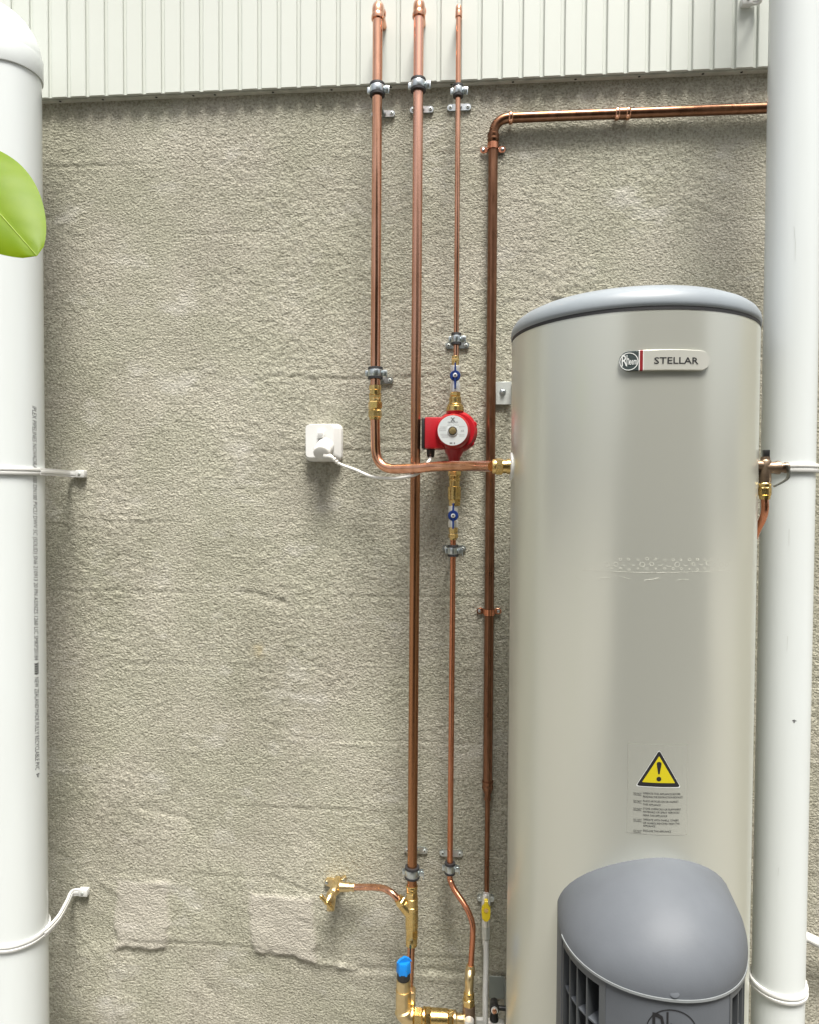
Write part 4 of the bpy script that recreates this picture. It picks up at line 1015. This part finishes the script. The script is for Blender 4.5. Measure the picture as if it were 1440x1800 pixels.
capsule('pale_stripe', fr(1130.3), fr(1131.5), BW, BH, aB, zB, 0.0, 0.0060, WHITEP, badge, 4)
def badge_text(body, px0, px1, py_base, cap_px, m_, bold=0.0, h=0.0064, parent=badge):
    a0, z0, s0_ = on_cyl(px0, py_base, TC, TR + 0.006); a1, _, _ = on_cyl(px1, py_base, TC, TR + 0.006)
    v, f = text2d(body, cap_px * s0_ / 0.70, 0, width=(a1 - a0) * (TR + 0.006), bold=bold)
    return decal('lettering', v, f, a0, z0, h, m_, parent)
badge_text('STELLAR', 1150, 1228, 639.5, 11.5, INK, 0.0002)
pale_ink = mat('pale_enamel', (0.66, 0.68, 0.66), 0.4)
badge_text('R', 1093, 1103, 644, 20, pale_ink, 0.0002)
badge_text('h', 1101.5, 1106.5, 641, 17, pale_ink, 0.0002)
badge_text('eem', 1106.5, 1119.5, 641, 12, pale_ink, 0.0002)
a0, z0, s0_ = on_cyl(1105.7, 635.5, TC, TR + 0.006)
v = []; f = []
for k in range(40):
    t = 2 * math.pi * k / 40
    for rr in (15.6, 14.2): v.append((rr * s0_ * 1.02 * math.cos(t), rr * s0_ * math.sin(t)))
for k in range(40): f.append((2 * k, (2 * k + 2) % 80, (2 * k + 3) % 80, 2 * k + 1))
decal('emblem_ring', v, f, a0, z0, 0.0063, pale_ink, badge)

# warning sticker
aS, zS, sS = on_cyl(1157, 1387, TC, TR)
a0, zt, _ = on_cyl(1104, 1306, TC, TR); a1, _, _ = on_cyl(1210, 1306, TC, TR); _, zb, _ = on_cyl(1157, 1468, TC, TR); _, zt2, _ = on_cyl(1157, 1309, TC, TR)
SW = (a1 - a0) * TR; us = np.linspace(-SW / 2, SW / 2, 13)
v = [(u, 0) for u in us] + [(u, zt2 - zb) for u in us]; f = [(k, k + 1, 14 + k, 13 + k) for k in range(12)]
stk = decal('warning_sticker', v, f, (a0 + a1) / 2, zb, 0.0003, FILM)
def strips(o, step=0.006):
    us_ = [p[0] for p in o]; n_ = max(1, int((max(us_) - min(us_)) / step) + 1); V_ = []; F_ = []
    def clip(poly, u, keep):
        out = []
        for i_ in range(len(poly)):
            p, q = poly[i_], poly[(i_ + 1) % len(poly)]; ip, iq = keep * (p[0] - u) >= 0, keep * (q[0] - u) >= 0
            if ip: out.append(p)
            if ip != iq:
                t = (u - p[0]) / (q[0] - p[0]); out.append((u, p[1] + t * (q[1] - p[1])))
        return out
    for k in range(n_):
        a_ = min(us_) + (max(us_) - min(us_)) * k / n_; b_ = min(us_) + (max(us_) - min(us_)) * (k + 1) / n_
        pol = clip(clip(o, a_, 1), b_, -1)
        if len(pol) >= 3: F_.append(tuple(range(len(V_), len(V_) + len(pol)))); V_ += pol
    return V_, F_
def SP(px, py):
    a, z, s = on_cyl(px, py, TC, TR); return a, z, s
aT, zT, sT = SP(1158, 1383.0)
def tri_pts(hw, ht, rr, n=5):
    pts = []; base = [(-hw, 0), (hw, 0), (0, ht)]
    for i in range(3):
        b_ = Vector((*base[i], 0)); p_ = Vector((*base[i - 1], 0)); q_ = Vector((*base[(i + 1) % 3], 0))
        s_, e_ = b_ + (p_ - b_).normalized() * rr, b_ + (q_ - b_).normalized() * rr
        for k in range(n + 1):
            t = k / n; w_ = s_ * (1 - t) ** 2 + b_ * 2 * t * (1 - t) + e_ * t * t; pts.append((w_.x, w_.y))
    return pts
for nm, hw, ht, dy, rr, hh, m_ in (('triangle_edge', 39.5, 67.5, -1.5, 5, 0.0005, pale_ink), ('triangle_border', 38.0, 65.0, 0, 5, 0.0007, INK), ('triangle_field', 28.5, 47.5, 7.0, 1.0, 0.0009, YEL_S)):
    o = [(x * sT, (y + dy) * sT) for x, y in tri_pts(hw, ht, rr)]
    decal(nm, *strips(o), aT, zT, hh, m_, stk)
ex = [(-4.2, 40), (-3.6, 43.2), (0, 44.6), (3.6, 43.2), (4.2, 40), (1.2, 22.5), (-1.2, 22.5)]
decal('exclamation_stroke', [(x * sT, y * sT) for x, y in ex], [tuple(range(7))[::-1]], aT, zT, 0.0011, INK, stk)
decal('exclamation_dot', [(4.2 * sT * math.cos(k * math.pi / 8), (14 + 4.2 * math.sin(k * math.pi / 8)) * sT) for k in range(16)], [tuple(range(16))], aT, zT, 0.0011, INK, stk)
lines = [(1395.5, 'DO NOT', 'OPERATE THIS APPLIANCE BEFORE', 1196), (1401.2, None, 'READING THE INSTRUCTION BOOKLET.', 1201), (1409, 'DO NOT', 'PLACE ARTICLES ON OR AGAINST', 1193), (1415, None, 'THIS APPLIANCE', 1161.5),
         (1422.4, 'DO NOT', 'STORE CHEMICALS OR FLAMMABLE', 1196.5), (1428, None, 'MATERIALS OR SPRAY AEROSOLS', 1194.5), (1434, None, 'NEAR THIS APPLIANCE', 1173), (1441.7, 'DO NOT', 'OPERATE WITH PANELS, COVERS', 1193), (1447.5, None, 'OR GUARDS REMOVED FROM THIS', 1195), (1452.7, None, 'APPLIANCE', 1152), (1461.2, 'DO NOT', 'ENCLOSE THIS APPLIANCE', 1180)]
for py, a_, b_, xe in lines:
    parts = [(b_, 1130.6, xe)] + ([(a_, 1114, 1128)] if a_ else [])
    for body, xa_, xb_ in parts:
        q0, z0, s0_ = SP(xa_, py); q1, _, _ = SP(xb_, py)
        v, f = text2d(body, 3.3 * s0_ / 0.70, 0, width=(q1 - q0) * TR)
        decal('lettering', v, f, q0, z0, 0.0007, INK, stk)
    if a_:
        q0, z0, s0_ = SP(1114, py + 1.2); q1, _, _ = SP(1128, py + 1.2); w_ = (q1 - q0) * TR
        decal('underline', [(0, 0), (w_, 0), (w_, -0.0005), (0, -0.0005)], [(0, 3, 2, 1)], q0, z0, 0.0007, INK, stk)

# bubble-wrap residue ring and scuffs on the tank
rg = G(); rr_ = random.Random(3)
def ringmark(px, py, rpx, arc0=0, arc1=360, w=1.0):
    a, z, s = SP(px, py); n = 14
    v = []; f = []
    for k in range(n + 1):
        t = R(arc0 + (arc1 - arc0) * k / n)
        for q in (rpx + w / 2, max(rpx - w / 2, 0.1)): v.append((q * s * math.cos(t), q * s * math.sin(t)))
    for k in range(n): f.append((2 * k, 2 * k + 2, 2 * k + 3, 2 * k + 1))
    rg.add(wrap(v, TC, TR, a, z, 0.0003, False), f)
def pxz(zx, zy): return 880 + zx / 3.13, 940 + zy / 3.13
for zx in (660, 705, 757, 806, 855, 904, 950, 992, 1040, 1084, 1122, 1160, 1196, 1260): ringmark(*pxz(zx, 135 + rr_.uniform(-2, 5)), 2.0 + rr_.uniform(-0.5, 0.6), w=0.8)
for zx in (585, 635, 683, 733, 780, 832, 879, 927, 972, 1018, 1062, 1103, 1142, 1180, 1215, 1245):
    a0 = rr_.choice((0, 180, 200, 0)); ringmark(*pxz(zx, 162 + rr_.uniform(-5, 4)), 3.4 + rr_.uniform(-0.9, 1.0), a0, a0 + (360 if a0 == 0 else 160), 0.9)
for zx in (466, 518, 565, 611, 660, 707, 756, 806, 855, 903, 950, 995, 1040, 1083, 1122, 1160, 1196, 1230): ringmark(*pxz(zx, 187 + rr_.uniform(-3, 4)), 1.6 + rr_.uniform(-0.5, 0.4), w=0.9)
def streak(pts, w):
    v = []; n = len(pts)
    for i, (x, y) in enumerate(pts):
        a, z, s = SP(*pxz(x, y)); ww = w * s * (0.4 + 0.8 * rr_.random())
        for q in (-1, 1): v.append((TC.x + (TR + 0.0003) * math.sin(a), TC.y - (TR + 0.0003) * math.cos(a), z + q * ww / 2))
    rg.add(v, [(2 * i, 2 * i + 2, 2 * i + 3, 2 * i + 1) for i in range(n - 1)])
streak([(450 + 30 * k, 194 + 14 * math.sin(math.pi * k / 28) + rr_.uniform(-1, 1)) for k in range(28)], 1.0)
streak([(530 + 14 * k, 240 - k + rr_.uniform(-2, 2)) for k in range(6)], 1.4)
streak([(660 + 12 * k, 230 + 3 * k) for k in range(5)], 1.0)
streak([(790 + 14 * k, 250 - 2 * k + rr_.uniform(-2, 2)) for k in range(7)], 1.3)
streak([(970 + 14 * k, 250 - k + rr_.uniform(-2, 2)) for k in range(6)], 1.0)
streak([(415, 232), (440, 248), (470, 260)], 1.0)
rg.mk('residue_marks', MARK, tk, smooth=False)

# inlet escutcheon on the tank's left side
nrm = Vector((math.sin(A_IN), -math.cos(A_IN), 0))
pp = Vector((TC.x, TC.y, p_in.z)) + nrm * (TR - 0.002)
G().lathe(pp, nrm, [(-0.004, 0.031), (0.0035, 0.031), (0.0050, 0.029), (0.0050, 0.018)], 36).mk('inlet_seal', WHITEP, tk)

# front cover
O = PZ(1139, 1600, 1.24); O.z = 0
fd = Vector((-0.11, -1, 0)).normalized(); rd = Vector((-fd.y, fd.x, 0))
if rd.x < 0: rd = -rd
ca_, cb_, cc_ = 0.1590, 0.180, 0.128
zp = P(1185, 1757, -(O + fd * cb_).y).z
def plan(t, s=1.0, e=2.15):
    u = ca_ * math.copysign(abs(math.cos(t)) ** (2 / e), math.cos(t)); w_ = cb_ * abs(math.sin(t)) ** (2 / e)
    return -u * s, w_ * s
def cpt(u, w_, z): q = O + rd * u + fd * w_; return Vector((q.x, q.y, z))
NT = 60
ts = [math.pi * k / NT for k in range(NT + 1)]
def ring_uv(s):
    uv = [plan(t, s) for t in ts]
    bk = -(TR - math.sqrt(TR ** 2 - (s * ca_ + 0.02) ** 2)) - 0.012
    return [(-ca_ * s, bk)] + uv + [(ca_ * s, bk)]
v = []; f = []
lev = [(1.0, 0.0)] + [(math.cos(R(a)) ** 1.10, math.sin(R(a)) ** 1.06) for a in (4, 9, 15, 22, 30, 38, 46, 54, 62, 70, 77, 83, 88, 90)]
for s, hh in lev:
    s = max(s, 0.001)
    for u, w_ in ring_uv(s): v.append(cpt(u + 0.026 * hh, w_, zp + cc_ * hh))
n = NT + 3
for i in range(len(lev) - 1):
    for k in range(n - 1): f.append((i * n + k, i * n + k + 1, (i + 1) * n + k + 1, (i + 1) * n + k))
cov = mk('front_cover', v, f, COVER, tk, angle=50)
# lower housing with grille openings
def t_at(px):
    best = min((k / 2000 * math.pi for k in range(2001)), key=lambda t: abs(proj(cpt(*plan(t, 0.985), zp - 0.02))[0] - px) + (0 if 0.0 < t < math.pi else 9))
    return best
vis = [(k / 2000 * math.pi, proj(cpt(*plan(k / 2000 * math.pi, 0.985), zp - 0.02))[0]) for k in range(2001)]
kmin = min(range(2001), key=lambda k: vis[k][1])
def t_px(px): return min((vis[k] for k in range(kmin, 2001)), key=lambda q: abs(q[1] - px))[0]
tg0, tg1 = t_px(990), t_px(1065)
kmax = max(range(2001), key=lambda k: vis[k][1])
tr0 = min((vis[k] for k in range(kmin, kmax)), key=lambda q: abs(q[1] - 1283))[0]
tr1 = min(tr0 + (tg1 - tg0), math.pi - 0.02)
def shell(name, ta, tb, z0, z1, s0, s1, m_, parent, back=None, nn=24):
    uv0 = []; uvs = []
    tt = [ta + (tb - ta) * k / nn for k in range(nn + 1)]
    o = [plan(t, s0) for t in tt]; i_ = [plan(t, s1) for t in tt]
    if back == 'L': o = [(-ca_ * s0, -0.14)] + o; i_ = [(-ca_ * s1, -0.14)] + i_
    if back == 'R': o = o + [(ca_ * s0, -0.14)]; i_ = i_ + [(ca_ * s1, -0.14)]
    N_ = len(o); v = []; f = []
    for (arr, z) in ((o, z0), (o, z1), (i_, z1), (i_, z0)):
        v += [cpt(u, w_, z) for u, w_ in arr]
    for k in range(N_ - 1):
        for r_ in range(4): f.append((r_ * N_ + k, r_ * N_ + k + 1, ((r_ + 1) % 4) * N_ + k + 1, ((r_ + 1) % 4) * N_ + k))
    f.append((0, N_, 2 * N_, 3 * N_)); f.append(tuple(x + N_ - 1 for x in (0, N_, 2 * N_, 3 * N_)))
    return mk(name, v, f, m_, parent, angle=35)
ZB, ZT = 0.12, zp - 0.003
COVER_L = mat('cover_lip_plastic', (0.22, 0.235, 0.24), 0.4)
hs_ = shell('housing', 0.0, tg0, ZB, zp, 1.0, 0.955, COVER, tk, 'L')
shell('cover_lip', tg0, math.pi, zp - 0.0030, zp + 0.0010, 1.008, 0.96, COVER_L, cov, 'R', 60)
shell('front_panel', tg1, tr0, ZB, ZT, 0.985, 0.955, COVER, hs_)
shell('side_panel', tr1, math.pi, ZB, ZT, 0.985, 0.955, COVER, hs_, 'R')
shell('interior_shade', 0.0, math.pi, ZB, ZT - 0.001, 0.72, 0.70, DARK, hs_, None, 48)  # near-black shell stands in for the shade inside the housing
G().box(cpt(0, 0.02, 0.07), (0.30, 0.30, 0.10), 0.01, X=rd, Y=fd).mk('plinth', COVER_D, hs_)
for (a_, b_) in ((tg0, tg1), (tr0, tr1)):
    gr = shell('grille_frame', a_, b_, ZT - 0.014, ZT - 0.0015, 0.990, 0.93, COVER_D, hs_)
    W_ = b_ - a_
    shell('frame_side', a_ + 0.0005, a_ + W_ * 0.05, ZB, ZT - 0.014, 0.991, 0.90, COVER_D, gr, None, 3)
    shell('frame_side', b_ - W_ * 0.10, b_ - 0.0005, ZB, ZT - 0.014, 0.991, 0.86, COVER_D, gr, None, 3)
    for q in (0.26, 0.46, 0.67):
        shell('slat', a_ + W_ * (q - 0.012), a_ + W_ * (q + 0.012), ZB, ZT - 0.014, 0.980, 0.78, COVER_D, gr, None, 2)
    for zz in (0.085, 0.17, 0.26): shell('shelf', a_ + W_ * 0.05, b_ - W_ * 0.10, ZT - zz - 0.003, ZT - zz, 0.965, 0.78, COVER, gr)
# raised button and round emblem on the cover
def on_front(px, py, s):
    """point of the housing front under this place of the photograph"""
    best = None
    for k in range(200, 1800):
        t = k / 2000 * math.pi; q = cpt(*plan(t, s), zp - 0.05); e = abs(proj(q)[0] - px)
        if best is None or e < best[0]: best = (e, t, q)
    t = best[1]; q = best[2]; q = P(px, py, -q.y)
    return t, q
bt = P(1185, 1743, -(O + fd * (cb_ * 0.985)).y)
bn = (fd + Vector((0, 0, 0.6))).normalized()
G().lathe(bt - bn * 0.004, bn, [(0, 0.0092), (0.0052, 0.0086), (0.0062, 0.006)], 20).mk('button', COVER, cov)
_, ec = on_front(1182, 1818, 0.985)
sE = 0.985
def front_wrap(v, h):
    # wrap on the plan curve by arc length from the emblem centre
    tt = np.linspace(0.25 * math.pi, 0.75 * math.pi, 400); pp_ = [plan(t, sE) for t in tt]
    L_ = [0]
    for i in range(1, len(pp_)): L_.append(L_[-1] + math.hypot(pp_[i][0] - pp_[i - 1][0], pp_[i][1] - pp_[i - 1][1]))
    uE = (ec - O).dot(rd); L_ = np.array(L_); U_ = np.array([p[0] for p in pp_]); W2 = np.array([p[1] for p in pp_])
    l0 = np.interp(uE, U_, L_)
    return [cpt(float(np.interp(l0 + x, L_, U_)), float(np.interp(l0 + x, L_, W2)) + h, ec.z + y) for x, y in v]
ER = 0.0395
v = []; f = []
for k in range(56):
    t = 2 * math.pi * k / 56
    for rr in (ER, ER - 0.0016): v.append((rr * math.cos(t), rr * math.sin(t)))
for k in range(56): f.append((2 * k, (2 * k + 2) % 112, (2 * k + 3) % 112, 2 * k + 1))
mk('emblem_ring', front_wrap(v, 0.0006), f, INK, hs_, smooth=False)
for body, x0, y0, cap, wd in (('R', -0.030, -0.024, 0.056, 0.024), ('h', -0.009, -0.018, 0.054, 0.013), ('eem', 0.004, -0.018, 0.026, 0.030)):
    v, f = text2d(body, cap / 0.70, 0, width=wd)
    mk('emblem_letter', front_wrap([(x0 + x, y0 + y) for x, y in v], 0.0006), f, INK, hs_, smooth=False)
# light scratches on the cover
# tank wall brackets
def wall_bracket(px0, py0, px1, py1, off, material, label, bolt=None):
    a, c = P(px0, py0, off), P(px1, py1, off)
    b = thing('tank_bracket', label, 'bracket', ((a.x + c.x) / 2, -0.003, c.z), 'tank wall brackets')
    pl = G().box(((a.x + c.x) / 2, -off + 0.0015, (a.z + c.z) / 2), (c.x - a.x, 0.003, a.z - c.z), 0.0008, 1).mk('plate', material, b)
    tx = TC.x - math.sqrt(max(TR ** 2 - 0.02 ** 2, 0)) * 0.86
    G().box((c.x + 0.0015, -off - 0.05, (a.z + c.z) / 2), (0.003, 0.10, a.z - c.z - 0.004), 0.0008, 1).mk('flange', material, b)
    if bolt:
        q = P(*bolt, off)
        G().lathe((q.x, -off + 0.0005, q.z), OUT, [(0, 0.0088), (0.002, 0.0085), (0.002, 0.0058)], 20).mk('washer', ZINC, b)
        G().lathe((q.x, -off - 0.001, q.z), OUT, [(0, 0.0062), (0.006, 0.0060), (0.007, 0.0035)], 6).mk('bolt', ZINC, b, smooth=False)
wall_bracket(872, 671, 899, 711, 0.012, GALV, 'galvanised bracket plate beside the tank near its top', (884, 689))
wall_bracket(860, 1716, 886, 1757, 0.012, GREYPLATE, 'dark grey bracket plate beside the tank near the bottom', None)

# ------------------------------------------------------------------ relief valve on the right of the tank
A_R = inlet(R(-4), 1)
ov = -(TC.y - TR * math.cos(A_R))
rv = thing('relief_valve', 'bronze relief valve with bent lever on the right side of the tank', 'valve', P(1346, 900, ov))
xr_ = P(1345.5, 820, ov).x
zr = lambda py: zof(1345, py, ov)
fitting('body', rv, (xr_, -ov, zr(808)), DN, [(0, 0.0088), (0.003, 0.0112), (0.014, 0.0115), (zr(808) - zr(846), 0.0115), (zr(808) - zr(849), 0.0105)], BRONZE)
fitting('top_cap', rv, (xr_, -ov, zr(803)), DN, [(0, 0.0090), (zr(803) - zr(809), 0.0095)], BRONZE, 8)
G().box((xr_ + 0.001, -ov, zr(797)), (0.011, 0.011, 0.014), 0.001).mk('black_cap', BLACK, rv)
fitting('side_port', rv, (xr_, -ov, zr(822)), RT, [(0, 0.0120), (0.016, 0.0118), (0.022, 0.0135), (0.027, 0.0135), (0.028, 0.0100), (0.036, 0.0098), (0.038, 0.0112), (0.043, 0.0108), (0.046, 0.006)], BRONZE)
fitting('tank_stub', rv, (xr_ - 0.05, -ov, zr(818)), RT, [(0, 0.0100), (0.05, 0.0100)], BRONZE)
lv = smoothpath([P(1378, 818, ov + 0.012), P(1385, 820, ov + 0.014), P(1386, 838, ov + 0.014), P(1378, 846, ov + 0.012), P(1361, 855, ov + 0.01)], 6)
nn = []
for i in range(len(lv)):
    t = lv[min(i + 1, len(lv) - 1)] - lv[max(i - 1, 0)]; nn.append(Vector((t.z, 0, -t.x)))
G().strip(lv, nn, 0.010, 0.0026, (0, -1, 0)).mk('lever', mat('steel_lever', (0.36, 0.37, 0.34), 0.35, 0.9), rv)
hexnut('nut', rv, (xr_, -ov, zr(856)), DN, 0, zr(856) - zr(871), 0.0122, BRASS, 0.3)
fitting('ring', rv, (xr_, -ov, zr(849)), DN, [(0, 0.0105), (0.002, 0.0120), (0.007, 0.0120), (0.009, 0.0105)], BRASS)
fitting('nut_tail', rv, (xr_, -ov, zr(871)), DN, [(0, 0.0110), (zr(871) - zr(878), 0.0098)], BRASS)
G().tube(smoothpath([Vector((xr_, -ov, zr(876))), P(1345, 895, ov), P(1341, 912, ov - 0.01), P(1328, 940, ov - 0.03), P(1318, 980, ov - 0.04), P(1316, 1100, ov - 0.04)], 7), 0.0072, 16).mk('drain_tube', COPPER_R, rv)

# black drain valve low on the left of the tank
dv = thing('drain_valve', 'small black drain valve with copper-coloured tip low beside the tank', 'valve', P(869, 1800, 0.14))
o_ = 0.15
c = P(869, 1770, o_)
G().lathe((c.x, -o_ + 0.02, c.z), OUT, [(0, 0.0095), (0.016, 0.0105), (0.018, 0.0120), (0.030, 0.0120), (0.032, 0.0095)], 20).mk('housing', BLACK, dv)
G().lathe((c.x, -o_ - 0.0115, c.z + 0.001), OUT, [(0, 0.0088), (0.004, 0.0085), (0.0045, 0.0065)], 20).mk('collar', CHROME, dv)
G().lathe((c.x, -o_ - 0.0155, c.z + 0.001), OUT, [(0, 0.0062), (0.004, 0.0055), (0.0055, 0.003)], 16).mk('tip', COPPER, dv)
G().lathe((c.x, -o_, c.z), DN, [(0.004, 0.0095), (0.022, 0.0095), (0.024, 0.011), (0.034, 0.011)], 16).mk('stem', BLACK, dv)
q = P(893, 1771, o_)
G().tube([Vector((c.x, -o_, c.z - 0.002)), Vector((q.x + 0.02, -o_, c.z - 0.002))], 0.0058, 14).mk('arm', BLACK, dv)
e = P(872, 1795, o_)
G().box((e.x, -o_, e.z - 0.006), (0.040, 0.018, 0.016), 0.003).mk('base_block', CHROME, dv)
ch = P(844, 1793, 0.12)
hexnut('inlet_nut', dv, (ch.x - 0.010, -0.12, ch.z - 0.004), RT, 0, 0.02, 0.010, CHROME, 0.2)

# ------------------------------------------------------------------ leafy plant at the left edge
pt = thing('garden_plant', 'bright green glossy leaf reaching in from the left edge', 'plant', (-0.80, -1.10, 0))
def leaf(base, tip, width, normal, curl, parent, seed):
    base, tip, N_ = Vector(base), Vector(tip), Vector(normal).normalized()
    ax = tip - base; L = ax.length; ax.normalize(); side = ax.cross(N_).normalized(); N_ = side.cross(ax)
    nl, nw = 26, 10; v = []; f = []
    for i in range(nl + 1):
        t = i / nl
        hw = width * (math.sin(math.pi * min(t ** 0.80, 1)) ** 0.62) * (1 - 0.10 * t) * 0.5 if 0 < t < 1 else 0.0004
        for j in range(-nw, nw + 1):
            s = j / nw
            y = -curl * (s * s) * hw * 0.9 + 0.10 * hw * abs(s) + 0.0016 * math.sin(t * 38 - abs(s) * 5) * abs(s) * (1 - abs(s))
            dz = -0.10 * L * (t - 0.5) ** 2 * 4 * curl
            v.append(base + ax * (L * t) + side * (hw * s) + N_ * (y + dz))
    m_ = 2 * nw + 1
    for i in range(nl):
        for j in range(2 * nw): f.append((i * m_ + j, i * m_ + j + 1, (i + 1) * m_ + j + 1, (i + 1) * m_ + j))
    lf = mk('leaf', v, f, LEAF, parent)
    mid = [base + ax * (L * t) + N_ * (0.0006 - 0.10 * L * (t - 0.5) ** 2 * 4 * curl) for t in [k / 12 for k in range(13)]]
    G().tube(mid, [0.0006 * (1 - 0.8 * k / 12) + 0.0002 for k in range(13)], 8).mk('midrib', VEIN, lf)
ZL_ = 0.80
tipP = PZ(61, 443, ZL_ - 0.02); baseP = PZ(-118, 246, ZL_ + 0.02)
leaf(baseP, tipP, 0.128, Vector((0.20, -0.90, 0.35)), 0.30, pt, 1)
stem = [Vector((-0.80, -1.10, 0)), Vector((-0.79, -1.12, 0.7)), Vector((-0.77, -1.13, 1.3)), Vector((-0.76, -1.12, 1.75)), Vector((-0.75, -1.10, 2.0))]
G().tube(smoothpath(stem, 6), [0.007] * 12 + [0.005] * 8 + [0.003] * 5, 10).mk('stem', STEM, pt)
G().tube(smoothpath([Vector((-0.765, -1.125, 1.72)), baseP.lerp(Vector((-0.765, -1.125, 1.72)), 0.5) + Vector((0, 0, 0.02)), baseP], 5), 0.0016, 8).mk('petiole', STEM, pt)
for k, (z, a) in enumerate(((0.8, 200), (1.0, 120), (1.2, 260), (1.4, 170), (1.95, 150), (2.0, 230))):
    b_ = Vector((-0.775, -1.115, z)); d_ = Vector((math.cos(R(a)), math.sin(R(a)), 0.35))
    leaf(b_ + d_ * 0.03, b_ + d_ * 0.15, 0.075, Vector((-0.3 * math.cos(R(a)), -0.3 * math.sin(R(a)), 1)), 0.4, pt, k + 2)
